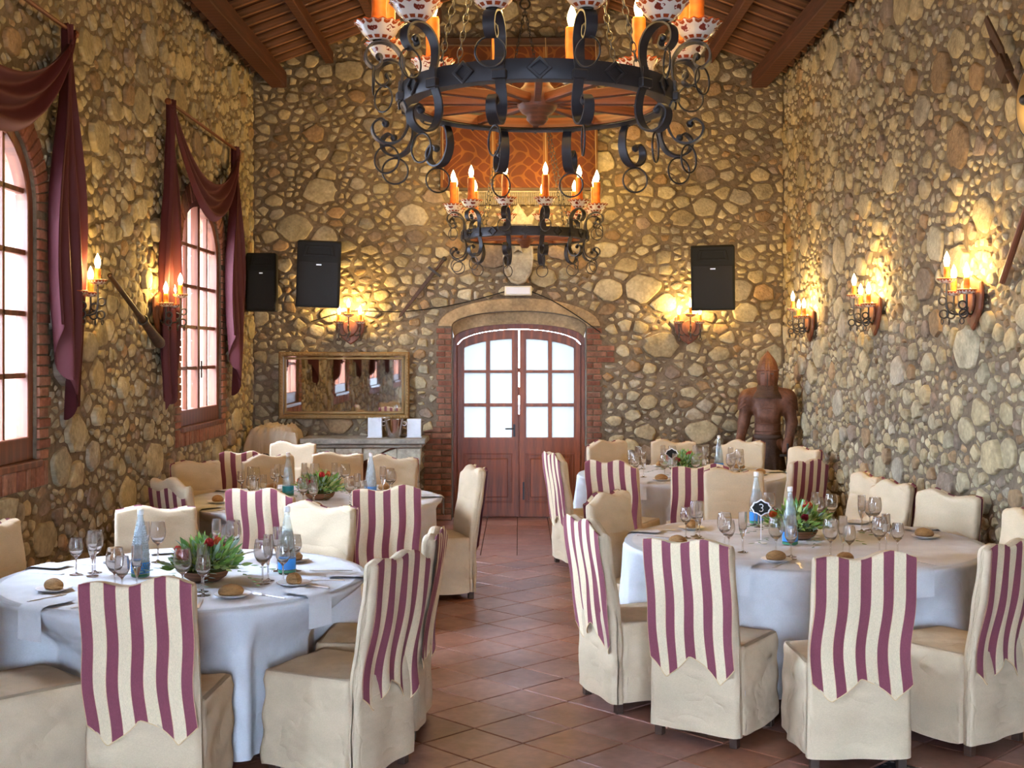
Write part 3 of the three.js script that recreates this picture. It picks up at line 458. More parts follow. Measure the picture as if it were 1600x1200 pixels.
// ------------------------------------------------------------------ on the back wall
{
  // tapestry
  const o = thing('wall_hanging', 'tall orange brown wall hanging with scrolling arabesques behind the big chandelier', 'tapestry', [0, 3.66, ZB + 0.055]);
  const t = tex(512, 512, (u, v) => {
    const k = fbm(u * 8, v * 8, 8, 3, 131), col = Math.floor(u * 3), f = u * 3 - col, edge = Math.min(f, 1 - f) < 0.045, a = Math.sin(f * TAU * 2 + Math.sin(v * TAU * 3) * 2.2) * Math.cos(v * TAU * 6 + Math.cos(f * TAU) * 1.8), scroll = Math.abs(a) < 0.17; const b = edge ? [0.50, 0.33, 0.16] : scroll ? [0.44, 0.26, 0.10] : [0.335, 0.155, 0.06]; const n = 0.78 + 0.4 * k; return [b[0] * n, b[1] * n, b[2] * n];
  }, true);
  const m = std({ map: t, roughness: 0.85, bumpMap: clothB, bumpScale: 0.002 });
  part('panel_cloth', grid(40, 20, (u, v) => [(u - 0.5) * 1.73, v * 1.62, 0.02 + 0.012 * Math.sin(u * PI * 9) * (1 - v * 0.6), u, v]), m, o);
  part('backing', box(1.71, 1.6, 0.012, 0, 0.81, -0.004, 0.002), M.oldwood, o);
  part('lower_batten', box(1.74, 0.03, 0.03, 0, 0.0, 0.02), M.oldwood, o); part('top_rail', box(1.82, 0.10, 0.06, 0, 1.62, 0.02, 0.015), M.oldwood, o);
  for (const x of [-0.84, -0.29, 0.29, 0.84]) part('tassel_cord', tube([[x, 1.66, 0.05], [x + 0.015, 1.2, 0.052], [x, 0.7, 0.055], [x + 0.01, 0.1, 0.055]], 0.006, 30, 6), M.plaster, o);
  const fr = thing('fringe_strip', 'pale vertical fringe strip below the orange brown wall hanging', 'trim', [0.07, 3.49, ZB + 0.045]);
  part('band', box(1.2, 0.02, 0.02, 0, 0.145, 0.01), M.slab, fr); const fg = cyl(0.008, 0.008, 0.14, 6); for (let i = 0; i < 60; i++) { const q = part('strand', fg, M.slab, fr); q.position.set(-0.59 + i * 0.02, 0, 0.012 + 0.003 * (i % 2)); }
  // stone crest
  const c = thing('stone_crest', 'carved cream stone coat of arms hanging over the door', 'crest', [-0.01, 2.60, ZB + 0.04]);
  const shp = [[-0.15, 0.62], [-0.17, 0.30], [-0.15, 0.14], [-0.08, 0.03], [0, 0], [0.08, 0.03], [0.15, 0.14], [0.17, 0.30], [0.15, 0.62], [0, 0.58]];
  part('shield', extr(shp, 0.06, 0.018), M.lime, c); part('shield_border', extr(shp, 0.08, 0.008, [shp.map(([x, y]) => [x * 0.84, (y - 0.3) * 0.86 + 0.3]).reverse()]), M.lime, c);
  const st = []; for (let i = 0; i < 10; i++) { const a = PI / 2 + i * PI / 5, r = i % 2 ? 0.035 : 0.085; st.push([Math.cos(a) * r, 0.42 + Math.sin(a) * r]); } part('star', extr(st, 0.1, 0.006), M.lime, c);
  const crown = [[-0.16, 0.66], [0.16, 0.66], [0.20, 0.84], [0.10, 0.75], [0.0, 0.90], [-0.10, 0.75], [-0.20, 0.84]]; part('crown', extr(crown, 0.06, 0.012), M.lime, c);
  // emergency light and its cables
  const e = thing('emergency_light', 'small cream emergency light box above the door arch', 'light', [-0.01, 2.49, ZB + 0.035]); part('body', box(0.30, 0.105, 0.05, 0, 0.05, 0.025, 0.008), M.cream, e); part('diffuser', box(0.27, 0.08, 0.02, 0, 0.05, 0.048, 0.006), M.white, e);
  single('cable', tube([[-0.16, 2.53, 0.045], [-0.45, 2.45, 0.045], [-0.8, 2.37, 0.045], [-1.3, 2.31, 0.045], [-1.9, 2.31, 0.045], [-2.3, 2.2, 0.045]], 0.006, 50, 5), M.black, 'thin black cable along the stones from the emergency light towards the mirror', 'cable', [0, 0, ZB]);
  single('cable', tube([[0.14, 2.53, 0.045], [0.35, 2.44, 0.055], [0.6, 2.29, 0.055], [0.9, 2.08, 0.045]], 0.006, 40, 5), M.black, 'thin black cable sagging over the door arch to the brick jamb', 'cable', [0, 0, ZB]);
  // sword
  const s = thing('sword', 'dark old sword hung aslant on the stones above the mirror', 'sword', [-1.05, 2.6, ZB + 0.055]); s.rotation.z = -0.66; // slants up towards the crest
  part('blade', extr([[-0.018, -0.42], [0, -0.46], [0.018, -0.42], [0.022, 0.18], [-0.022, 0.18]], 0.012, 0.004), M.oldwood, s); part('guard', box(0.17, 0.028, 0.03, 0, 0.19, 0.006), M.iron, s); part('grip', cyl(0.016, 0.018, 0.15, 10, 0, 0.2, 0.006), M.oldwood, s); part('pommel', mv(new THREE.SphereGeometry(0.028, 12, 8), 0, 0.37, 0.006), M.iron, s);
}
function speaker(pos, w, h, d, rot, label) {
  const o = thing('loudspeaker', label, 'speaker', pos, 0, 'black loudspeakers on the stone wall'); o.rotation.set(...rot);
  part('cabinet', box(w, h, d, 0, 0, 0, 0.015), M.black, o); part('grille', box(w * 0.9, h * 0.66, 0.012, 0, -h * 0.13, d / 2 + 0.004, 0.004), M.blackmesh, o);
  const horn = part('horn', mv(extr([[-w * 0.36, -h * 0.08], [w * 0.36, -h * 0.08], [w * 0.30, h * 0.08], [-w * 0.30, h * 0.08]], 0.012, 0.004, [[[-w * 0.28, -h * 0.05], [-w * 0.24, h * 0.05], [w * 0.24, h * 0.05], [w * 0.28, -h * 0.05]]]), 0, h * 0.36, d / 2 - 0.002), M.black, o);
  part('badge', box(w * 0.12, h * 0.02, 0.006, 0, h * 0.15, d / 2 + 0.012, 0.002), M.steel, o);
  part('bracket', box(0.06, 0.12, 0.16, 0, 0, -d / 2 - 0.07, 0.006), M.iron, o);
}
speaker([-2.76, 2.61, -13.42], 0.31, 0.62, 0.28, [0, 0.10, 0], 'narrow black loudspeaker in the dark corner by the far window');
speaker([-2.14, 2.70, -13.34], 0.46, 0.70, 0.34, [0.12, 0.14, -0.05], 'tilted black loudspeaker above the mirror');
speaker([2.07, 2.66, -13.34], 0.46, 0.68, 0.34, [0.12, -0.14, 0.03], 'black loudspeaker above the sconce near the armour corner');

{ // mirror
  const o = thing('wall_mirror', 'wide mirror in a tarnished gilt frame above the stone console', 'mirror', [-1.93, 1.125, ZB + 0.04]), W = 0.72, H = 0.74;
  part('outer_frame', extr(rect(-W, 0, W, H), 0.05, 0.012, [rect(-W + 0.05, 0.05, W - 0.05, H - 0.05).reverse()]), M.gilt, o);
  part('inner_frame', extr(rect(-W + 0.055, 0.055, W - 0.055, H - 0.055), 0.035, 0.008, [rect(-W + 0.085, 0.085, W - 0.085, H - 0.085).reverse()]), M.gilt, o);
  const bd = new THREE.SphereGeometry(0.009, 8, 6), beads = []; for (let x = -W + 0.03; x < W; x += 0.035) for (const y of [0.025, H - 0.025]) beads.push(mv(bd.clone(), x, y, 0.05)); for (let y = 0.06; y < H - 0.03; y += 0.035) for (const x of [-W + 0.025, W - 0.025]) beads.push(mv(bd.clone(), x, y, 0.05)); part('beading', beads, M.gilt, o);
  part('mirror_glass', box(W * 2 - 0.1, H - 0.1, 0.008, 0, H / 2, 0.012, 0), M.mirror, o);
}
{ // stone console, like a low chimney piece
  const o = thing('stone_console', 'low stone console with a slab top and angled opening below the mirror', 'console', [-1.66, 0, -13.5]);
  part('top_slab', box(1.34, 0.06, 0.56, 0, 0.915, 0.0, 0.012), M.slab, o); part('moulding', box(1.27, 0.04, 0.50, 0, 0.865, 0.0, 0.012), M.slab, o);
  const blk = (x0, y0, x1, y1, z = 0.17, d = 0.12) => part('stone_block', box(x1 - x0 - 0.008, y1 - y0 - 0.006, d, (x0 + x1) / 2, (y0 + y1) / 2, z, 0.01), M.lime, o);
  for (const [a, b] of [[-0.60, -0.45], [0.44, 0.60]]) { blk(a, 0, b, 0.24); blk(a, 0.24, b, 0.47); blk(a, 0.47, b, 0.66); }
  blk(-0.62, 0.66, -0.30, 0.845); blk(-0.30, 0.66, 0.0, 0.845); blk(0.36, 0.66, 0.62, 0.845);
  for (const p of [[[0.0, 0.845], [0.0, 0.70], [0.10, 0.74], [0.30, 0.845]], [[-0.45, 0.66], [-0.45, 0.45], [-0.30, 0.66]], [[0.36, 0.845], [0.16, 0.76], [0.30, 0.55], [0.36, 0.5]]]) { const q = polyArea(p) < 0 ? p.reverse() : p; part('stone_block', extr(q, 0.11, 0.008).translate(0, 0, 0.11), M.lime, o); }
  part('brick_back', box(0.92, 0.82, 0.06, 0, 0.43, -0.05, 0.004), M.brick[1], o); part('hearth', box(1.24, 0.05, 0.5, 0, 0.03, 0, 0.01), M.slab, o);
  const s = thing('side_table', 'dark wooden side table under the heap of ivory cloth', 'table', [-2.62, 0, -13.42]);
  part('table_top', box(0.50, 0.04, 0.46, 0, 0.85, 0), M.oldwood, s); for (const x of [-0.21, 0.21]) for (const z of [-0.19, 0.19]) part('leg', box(0.05, 0.83, 0.05, x, 0.415, z), M.oldwood, s); part('apron', box(0.42, 0.1, 0.38, 0, 0.78, 0), M.oldwood, s);
  const r = (x, z) => fbm(x * 5 + 9, z * 5 + 9, 64, 4, 151);
  const fn = (u, v) => { const x = (u - 0.5) * 0.58, z = (v - 0.5) * 0.54, e = Math.max(Math.abs(u - 0.5), Math.abs(v - 0.5)) * 2, h = 0.20 * Math.pow(1 - Math.pow(e, 2.6), 0.5) * (0.45 + 0.75 * r(x * 1.2, z * 1.2)) + 0.055 * Math.pow(1 - Math.abs(2 * r(x * 2.6 + 3, z * 2.6) - 1), 5) * (1 - e * 0.3) * (1 - 0.28 * (u > 0.7 ? (u - 0.7) * 3 : 0)); return [x * (1 + 0.1 * (r(z, x) - 0.5)), 0.875 + h - 0.10 * sst(0.84, 1, e) * (0.3 + 1.2 * r(x * 4, z * 4)), z, x, z]; };
  single('folded_tablecloths', grid(44, 36, (u, v) => fn(u, 1 - v)), M.ivory, 'crumpled heap of ivory tablecloths on the dark side table', 'tablecloth', [-2.62, 0, -13.40]);
  // things on the console
  const y = 0.945, bk = thing('ice_bucket', 'shiny steel ice bucket on the stone console', 'bucket', [-1.345, y, -13.42]); part('pail', lathe([[0, 0], [0.07, 0], [0.075, 0.01], [0.105, 0.19], [0.112, 0.195], [0.108, 0.2], [0.098, 0.19], [0.066, 0.012], [0, 0.012]], 28), M.chrome, bk); for (const sx of [-1, 1]) part('handle', mv(torus(0.022, 0.005, 14, 6), sx * 0.112, 0.15, 0, 0, 0, 0), M.steel, bk);
  const b2 = thing('ice_bucket', 'smaller dark steel wine cooler behind the ice bucket on the console', 'bucket', [-1.50, y, -13.62]); part('pail', lathe([[0, 0], [0.06, 0], [0.085, 0.2], [0.09, 0.205], [0.08, 0.2], [0.056, 0.012], [0, 0.012]], 24), M.chrome, b2); part('rim', mv(torus(0.088, 0.005, 24, 6), 0, 0.203, 0, PI / 2), M.steel, b2);
  const nb = (x, z, w, h, lab) => { const q = thing('napkin_stack', lab, 'napkins', [x, y, z]); for (let i = 0; i < 5; i++) part('napkin', box(w, h, 0.012, rr(-0.004, 0.004), h / 2, (i - 2) * 0.014, 0.004), M.linen, q); part('holder', box(w + 0.02, 0.01, 0.1, 0, 0.005, 0, 0.003), M.steel, q); };
  nb(-1.545, -13.40, 0.15, 0.215, 'tall white upright napkins beside the ice bucket'); nb(-1.13, -13.44, 0.15, 0.20, 'white upright napkins at the end of the console by the door');
  const tr = thing('round_tray', 'steel tray with upturned glasses at the console end', 'tray', [-1.22, y, -13.62]); part('plate', lathe([[0, 0], [0.13, 0], [0.15, 0.012], [0.146, 0.016], [0.13, 0.006], [0, 0.006]], 28), M.steel, tr);
}

// ------------------------------------------------------------------ arms on the side walls
{
  const c = thing('wooden_club', 'long dark wooden club slanting down between two sconces', 'club', [XL + 0.06, 0, 0], PI / 2);
  const A = [8.72, 2.395, 0.03], B = [9.96, 1.92, 0.03], d = V(B[0] - A[0], B[1] - A[1], 0), L = d.length(); d.normalize(); const q = new THREE.Quaternion().setFromUnitVectors(V(0, 1, 0), d);
  const g = lathe([[0, 0], [0.018, 0], [0.02, L * 0.5], [0.028, L * 0.62], [0.036, L * 0.8], [0.046, L * 0.97], [0.035, L], [0, L]], 12); g.applyQuaternion(q); g.translate(...A); part('shaft', g, M.oldwood, c);
  const b = mv(torus(0.034, 0.008, 16, 6), 0, L * 0.62, 0, PI / 2); b.applyQuaternion(q); b.translate(...A); part('iron_band', b, M.iron, c);
  const p = thing('crossed_polearms', 'pair of crossed wooden polearms behind a small shield on the pale wall', 'weapons', [XR - 0.06, 0, 0], -PI / 2);
  const pole = (a, e, r0) => { const A = V(...a), E = V(...e), D = E.clone().sub(A), l = D.length(), gg = cyl(r0, r0 * 1.0, l, 10); gg.applyQuaternion(new THREE.Quaternion().setFromUnitVectors(V(0, 1, 0), D.normalize())); gg.translate(a[0], a[1], a[2]); return gg; };
  part('shaft', pole([-7.36, 2.27, 0.03], [-5.75, 4.05, 0.03], 0.02), M.plaque, p); part('shaft', pole([-7.42, 3.70, 0.07], [-5.8, 2.2, 0.07], 0.02), M.oldwood, p);
  const hd = extr([[-0.02, -0.12], [0.02, -0.12], [0.05, 0.0], [0.03, 0.34], [-0.015, 0.36], [-0.045, 0.05]], 0.014, 0.005); hd.rotateZ(0.72); hd.translate(-7.28, 3.60, 0.065); part('blade', hd, M.oldwood, p); part('socket', mv(box(0.10, 0.16, 0.05), -7.23, 3.50, 0.07, 0, 0, 0.72), M.oldwood, p);
  const s = thing('round_shield', 'small round brass shield mounted over the crossed polearms', 'shield', [XR - 0.14, 0, 0], -PI / 2); const dome = lathe([[0.20, 0], [0.20, 0.008], [0.19, 0.015], [0.13, 0.035], [0.06, 0.045], [0, 0.047]].reverse(), 40); dome.rotateX(PI / 2); dome.translate(-6.80, 3.23, 0); part('dish_face', dome, M.brass, s); part('rim', mv(torus(0.20, 0.010, 48, 8), -6.80, 3.23, 0.004), M.iron, s); part('boss', mv(new THREE.SphereGeometry(0.03, 16, 10), -6.80, 3.23, 0.045), M.iron, s); part('mount', box(0.04, 0.04, 0.10, -6.80, 3.23, -0.05), M.iron, s);
}

// ------------------------------------------------------------------ suit of armour in the corner
function sdfBody(bones, lo, size, res, k = 0.04) { // bones: [ax,ay,az,ra,bx,by,bz,rb, flattenZ]
  const mc = new MarchingCubes(res, new THREE.MeshBasicMaterial(), false, false, 200000); mc.isolation = 0;
  for (let z = 0; z < res; z++) for (let y = 0; y < res; y++) for (let x = 0; x < res; x++) {
    const p = [lo[0] + size * x / res, lo[1] + size * y / res, lo[2] + size * z / res]; let d = 1e3;
    for (const [ax, ay, az, ra, bx, by, bz, rb, fz = 1] of bones) { const pz = az + (p[2] - az) / fz, dx = bx - ax, dy = by - ay, dz = (bz - az), l2 = dx * dx + dy * dy + dz * dz || 1e-9, t = clamp(((p[0] - ax) * dx + (p[1] - ay) * dy + (pz - az) * dz) / l2), e = Math.hypot(p[0] - ax - dx * t, p[1] - ay - dy * t, pz - az - dz * t) - lerp(ra, rb, t); const h = Math.max(k - Math.abs(d - e), 0) / k; d = Math.min(d, e) - h * h * k / 4; }
    mc.field[z * res * res + y * res + x] = -d;
  }
  mc.update(); const n = mc.count, P = mc.positionArray.slice(0, n * 3), N = mc.normalArray.slice(0, n * 3);
  for (let i = 0; i < n; i++) for (let c = 0; c < 3; c++) P[3 * i + c] = lo[c] + size * (P[3 * i + c] + 1) / 2;
  const g = new THREE.BufferGeometry(); g.setAttribute('position', new THREE.BufferAttribute(new Float32Array(P), 3)); g.setAttribute('normal', new THREE.BufferAttribute(new Float32Array(N), 3)); return boxUV(g);
}
{
  const o = thing('armour_statue', 'rust brown suit of armour with pointed helmet standing in the corner', 'armour', [2.585, 0, -12.98], -0.22); o.scale.set(0.86, 0.985, 0.9);
  const s = 1; const bones = [
    [-0.10, 1.36, 0, 0.135, 0.10, 1.36, 0, 0.135, 0.8], [0, 1.36, 0, 0.17, 0, 1.10, 0, 0.145, 0.78], [0, 1.10, 0, 0.145, 0, 0.93, 0, 0.165, 0.8], [-0.06, 1.30, 0.05, 0.09, 0.06, 1.30, 0.05, 0.09],
    [0, 1.47, 0, 0.09, -0.20, 1.405, 0, 0.10], [0, 1.47, 0, 0.09, 0.20, 1.405, 0, 0.10], [-0.06, 1.22, 0.07, 0.08, 0.06, 1.22, 0.07, 0.08],
    [-0.23, 1.39, 0, 0.105, -0.285, 1.14, -0.01, 0.062], [-0.285, 1.14, -0.01, 0.068, -0.33, 0.93, 0.10, 0.052], [-0.33, 0.93, 0.10, 0.052, -0.33, 0.86, 0.13, 0.048],
    [0.23, 1.39, 0, 0.105, 0.285, 1.15, -0.01, 0.062], [0.285, 1.15, -0.01, 0.068, 0.245, 0.93, 0.10, 0.052], [0.235, 0.93, 0.10, 0.052, 0.22, 0.86, 0.13, 0.05],
    [-0.09, 0.92, 0, 0.105, -0.11, 0.50, 0.01, 0.075], [-0.11, 0.50, 0.01, 0.072, -0.12, 0.10, 0, 0.052], [-0.12, 0.06, 0, 0.05, -0.14, 0.045, 0.16, 0.042],
    [0.09, 0.92, 0, 0.105, 0.11, 0.50, 0.01, 0.075], [0.11, 0.50, 0.01, 0.072, 0.12, 0.10, 0, 0.052], [0.12, 0.06, 0, 0.05, 0.14, 0.045, 0.16, 0.042], [0, 1.48, 0, 0.075, 0, 1.60, 0.01, 0.07]];
  part('body', sdfBody(bones, [-0.9, -0.06, -0.9], 1.8, 100), M.armour, o);
  const hel = lathe([[0.105, 1.49], [0.118, 1.55], [0.128, 1.62], [0.130, 1.68], [0.121, 1.74], [0.100, 1.79], [0.070, 1.835], [0.035, 1.87], [0.012, 1.895], [0, 1.91]], 42); const hp = hel.attributes.position; for (let i = 0; i < hp.count; i++) { const a = Math.atan2(hp.getZ(i), hp.getX(i)), k = 1 + 0.035 * Math.cos(a * 14); hp.setXYZ(i, hp.getX(i) * k, hp.getY(i), hp.getZ(i) * k * 1.08); } hel.computeVertexNormals();
  const h = part('helmet', hel, M.armour, o); part('visor_slit', [box(0.15, 0.014, 0.02, 0, 1.665, 0.128), box(0.014, 0.13, 0.02, 0, 1.59, 0.13)], M.oldwood, h); part('brow_band', mv(torus(0.132, 0.01, 30, 6), 0, 1.70, 0, PI / 2), M.armour, h);
  part('mail_collar', lathe([[0.205, 1.405], [0.19, 1.44], [0.15, 1.49], [0.118, 1.55], [0.112, 1.55], [0.14, 1.48], [0.18, 1.43]], 32), M.mail, o);
  for (const sx of [-1, 1]) for (let k = 0; k < 3; k++) { const pg = new THREE.SphereGeometry(0.128 - k * 0.008, 24, 10, 0, TAU, 0, PI * 0.42); pg.scale(0.95, 0.85, 0.95); part('pauldron_plate', mv(pg, sx * (0.235 + k * 0.012), 1.395 - k * 0.045, 0, 0, 0, -sx * 0.55), M.armour, o); }
  for (const y of [1.30, 1.22, 1.14, 1.06]) { const b = torus(0.148 + 0.1 * Math.max(0, y - 1.1) * 0.6, 0.007, 40, 6); b.scale(1, 0.86, 1); b.rotateX(PI / 2); part('cuirass_band', b.translate(0, y, 0.012), M.armour, o); }
  const sk = grid(60, 12, (u, v) => { const a = u * TAU, r = lerp(0.165, 0.215, v) * (1 + 0.04 * v * Math.cos(a * 12)); return [Math.cos(a) * r, lerp(0.99, 0.66, v), -Math.sin(a) * r * 0.82, u * 2, v]; }, true); part('mail_skirt', sk, M.mail, o);
  const belt = torus(0.155, 0.02, 40, 8); belt.scale(1, 0.85, 1.4); belt.rotateX(PI / 2); part('belt', belt.translate(0, 1.0, 0), M.oldwood, o);
  const sw = part('sword', [box(0.03, 0.78, 0.012, 0.24, 0.42, 0.18, 0.004), box(0.18, 0.025, 0.025, 0.24, 0.815, 0.18), cyl(0.014, 0.014, 0.12, 10, 0.24, 0.82, 0.18)], M.iron, o);
  part('plinth', box(0.62, 0.05, 0.5, 0, 0.0, 0.03, 0.01).translate(0, 0.026, 0), M.oldwood, o);
}

// ------------------------------------------------------------------ slipcovered chairs
function roundRect(a, b, r, ne = 6, na = 3) { // outline points, half sizes a (x) and b (z), running counter-clockwise seen from below
  const p = [], c = [[a - r, b - r, 0], [-a + r, b - r, PI / 2], [-a + r, -b + r, PI], [a - r, -b + r, 1.5 * PI]];
  for (let k = 0; k < 4; k++) { const [x, z, t] = c[k]; for (let i = 0; i <= na; i++) { const q = t + (PI / 2) * i / na; p.push([x + r * Math.cos(q), z + r * Math.sin(q)]); } const [x2, z2, t2] = c[(k + 1) % 4], A = p[p.length - 1], B = [x2 + r * Math.cos(t2), z2 + r * Math.sin(t2)]; for (let i = 1; i < ne; i++) p.push([lerp(A[0], B[0], i / ne), lerp(A[1], B[1], i / ne)]); }
  return p;
}
function makeChair(seed, slip = 0, wave = 1) {
  const o = new THREE.Group(), r = rngOf(seed), ph = [r() * 6, r() * 6, r() * 6, r() * 6], HT = 0.965;
  const backZ = (y) => 0.0 + 0.075 * sst(0.35, 1.0, y), topY = (x) => HT + 0.012 * Math.cos(x * 24 + ph[0]) * wave + 0.012 * Math.sin(x * 11 + ph[1]) * wave;
  // seat cover with a skirt to the floor
  const o1 = roundRect(0.232, 0.225, 0.028, 10, 3), N1 = o1.length, per = 1.8;
  const seat = grid(N1, 22, (u, v) => {
    const [x, z] = o1[Math.round(u * N1) % N1]; let y, k = 1, w = 0;
    if (v < 0.72) { const f = v / 0.72; y = lerp(0.055, 0.445, f); k = 1 + 0.03 * (1 - f) ** 1.5; w = (1 - f * 0.8) * 0.010 * Math.sin(u * TAU * 9 + ph[2] + f * 3) * (0.4 + 0.6 * Math.sin(u * TAU * 3 + ph[3])) + 0.007 * Math.sin(f * 15 + u * 26 + ph[0]) * (0.5 + 0.5 * Math.sin(u * TAU * 2 + ph[2])); y += 0.006 * Math.sin(u * TAU * 4 + ph[1]) * (1 - f); }
    else { const f = (v - 0.72) / 0.28; k = f < 0.3 ? lerp(1, 0.965, f / 0.3) : lerp(0.965, 0.0, (f - 0.3) / 0.7); y = f < 0.3 ? lerp(0.445, 0.47, Math.sin(f / 0.3 * PI / 2)) : 0.47 + 0.006 * Math.sin(x * 20 * k + ph[2]) * (k) + 0.008 * (1 - k); }
    const L = Math.hypot(x, z); return [x * k + (x / L) * w, y, -0.235 + (z * k + (z / L) * w), k < 0.966 && v > 0.72 ? x * k : u * per, k < 0.966 && v > 0.72 ? z * k : y];
  }, true);
  part('seat_cover', seat, M.cover, o);
  const o2 = roundRect(0.226, 0.034, 0.024, 12, 3), N2 = o2.length;
  const back = grid(N2, 26, (u, v) => {
    const [x, z] = o2[Math.round(u * N2) % N2]; let k = 1, y, w = 0;
    if (v < 0.86) { const f = v / 0.86; y = lerp(0.055, topY(x) - 0.025, f); w = (1 - f) * 0.007 * Math.sin(u * TAU * 8 + ph[0]) + 0.003 * Math.sin(f * 22 + x * 20 + ph[1]); k = 1 + 0.035 * (1 - f) ** 2; }
    else { const f = (v - 0.86) / 0.14; y = topY(x) - 0.025 * (1 - Math.sin(f * PI / 2)); k = Math.cos(f * PI / 2 * 0.999); }
    const zz = v < 0.86 ? z : z * k, xx = v < 0.86 ? x * k : x * lerp(1, 0.97, (v - 0.86) / 0.14); return [xx, y, backZ(y) + 0.012 + zz + (z > 0 ? w : -w), u * 1.0, y];
  }, true);
  part('back_cover', back, M.cover, o);
  // striped runner hanging down the back, with two points
  const prof = [[-0.222, 0.575], [-0.146, 0.665], [-0.004, 0.545], [0.140, 0.675], [0.222, 0.58]];
  const len = (x) => { for (let i = 0; i < 4; i++) if (x <= prof[i + 1][0] + 1e-6) return lerp(prof[i][1], prof[i + 1][1], (x - prof[i][0]) / (prof[i + 1][0] - prof[i][0])); return 0.58; };
  const face = (u, v, off) => {
    const x = lerp(-0.222, 0.222, u), L = len(x) * (1 + 0.02 * Math.sin(ph[3])), top = topY(x) + 0.004 - slip * (1 + 0.25 * u); const a = 0.045; const s = v * (L + a); let y, z;
    if (s < a && slip === 0) { const f = s / a; y = top - 0.010 * (1 - f) - 0.004; z = lerp(0.024, 0.036, f); } else { const d = Math.max(0, s - a); y = top - d; z = 0.039 + 0.004 * wave * Math.sin(x * 52 + ph[1] + y * 5) * sst(0, 0.3, d) + 0.012 * sst(0.3, 0.7, d) * Math.sin(x * 24 + ph[2]); }
    const sway = 0.010 * wave * Math.sin(y * 13 + ph[0]) * sst(0.05, 0.5, s); return [x + sway, y, backZ(Math.min(y, 0.95)) + 0.0145 + z + off, u, s];
  };
  part('striped_runner', [grid(27, 30, (u, v) => face(1 - u, v, 0.004).map((q, i) => q)), grid(27, 30, (u, v) => face(u, v, 0.0005))], M.stripe, o, 'wine and straw striped runner with two points');
  const hem = []; for (let i = 0; i <= 27; i++) { const p = face(i / 27, 1, 0.003); hem.push([p[0], p[1], p[2]]); } part('runner_piping', tube(hem, 0.003, 60, 5), M.piping, o);
  for (const [x, z] of [[-0.195, 0.0], [0.195, 0.0], [-0.195, -0.42], [0.195, -0.42]]) part('leg', box(0.04, 0.10, 0.04, x, 0.05, z, 0.004), M.oldwood, o);
  return o;
}
const chairKinds = [makeChair(1), makeChair(2, 0, 1.5), makeChair(3, 0, 0.7), makeChair(4, 0.07, 1.4)];
const T = { // the four dining tables
  FL: { x: -1.65, z: -6.15, r: 0.88, at: 'window table', sideL: 'window', sideR: 'aisle' }, BL: { x: -1.56, z: -9.45, r: 0.97, at: 'mirror table', sideL: 'window', sideR: 'aisle' },
  FR: { x: 1.66, z: -7.30, r: 1.03, at: 'numbered table', sideL: 'aisle', sideR: 'wall' }, BR: { x: 1.50, z: -11.40, r: 0.95, at: 'armour table', sideL: 'aisle', sideR: 'wall' },
};
const places = [], feet = [];
function chair(kind, x, z, fx, fz, label, table) {
  const o = chairKinds[kind].clone(); o.name = numbered('dining_chair'); const nf = Math.hypot(fx, fz); x += fx / nf * 0.07; z += fz / nf * 0.07; feet.push([x, z, fx / nf, fz / nf]); o.position.set(x, 0, z); o.rotation.y = Math.atan2(-fx, -fz); scene.add(o); tag(o, label, 'chair', 'cream slipcovered dining chairs');
  if (table) { const t = T[table]; places.push({ t, table, a: Math.atan2(z - t.z, x - t.x) }); }
}
chair(0, -1.48, -4.87, 0.03, -1, 'striped-back chair with its back square to the camera at the nearest window table', 'FL');
chair(1, -0.545, -5.43, -0.90, -0.43, 'striped-back chair turned aslant on the aisle side of the nearest window table', 'FL');
chair(1, -0.435, -6.16, -0.998, -0.05, 'chair seen edge-on behind the slanted striped chair beside the aisle', 'FL');
chair(2, -2.71, -6.50, 1, 0.08, 'cream chair squeezed against the window wall under the nearest window', 'FL');
chair(2, -2.33, -5.04, 0.7, -0.71, 'cream chair of which only the seat shows, in the nearest window corner', 'FL');
chair(2, -2.07, -7.12, 0.30, 0.95, 'cream chair front behind the dotted blue bottle', 'FL');
chair(0, -1.16, -7.26, -0.35, 0.94, 'off-white chair front between two striped chair backs, facing the camera', 'FL');
chair(1, -1.655, -8.02, 0.10, -0.995, 'purple-looking striped chair back behind the flowers of the nearest window table', 'BL');
chair(0, -0.87, -8.20, -0.12, -0.99, 'tall striped chair back between the two window-side tables beside the aisle', 'BL');
chair(1, -0.37, -9.62, -0.93, 0.36, 'big cream chair on the aisle facing the table before the mirror', 'BL');
chair(3, -2.40, -8.66, 0.66, -0.75, 'chair with a slipped striped runner against the window wall', 'BL');
chair(2, -2.62, -10.16, 0.75, 0.66, 'ochre cream chair front under the far window', 'BL');
chair(1, -2.42, -11.05, 0.05, -1, 'striped chair back standing behind the ochre chairs near the corner', null);
chair(1, -2.14, -10.66, 0.42, 0.91, 'ochre chair front with wavy top before the striped corner chair', 'BL');
chair(0, -2.22, -12.25, 0.05, 1, 'cream chair standing alone just below the ivory cloth heap', null);
chair(2, -1.60, -10.98, 0.02, 1, 'cream chair behind the flower centrepiece of the mirror table', 'BL');
chair(0, -1.08, -10.62, -0.30, 0.95, 'cream chair front in front of the stone console opening', 'BL');
chair(2, 0.81, -5.90, 0.55, -0.83, 'striped-back chair showing its long side skirt, at the numbered table', 'FR');
chair(0, 1.51, -5.49, -0.02, -1, 'striped-back chair square to the camera at the numbered table', 'FR');
chair(1, 2.27, -5.80, -0.60, -0.80, 'striped-back chair cut by the picture edge beside the pale wall', 'FR');
chair(1, 0.375, -6.57, 0.93, -0.36, 'rippled striped-back chair standing on the aisle at the numbered table', 'FR');
chair(1, 0.57, -7.78, 0.80, 0.60, 'plain cream chair front on the aisle behind the rippled striped chair', 'FR');
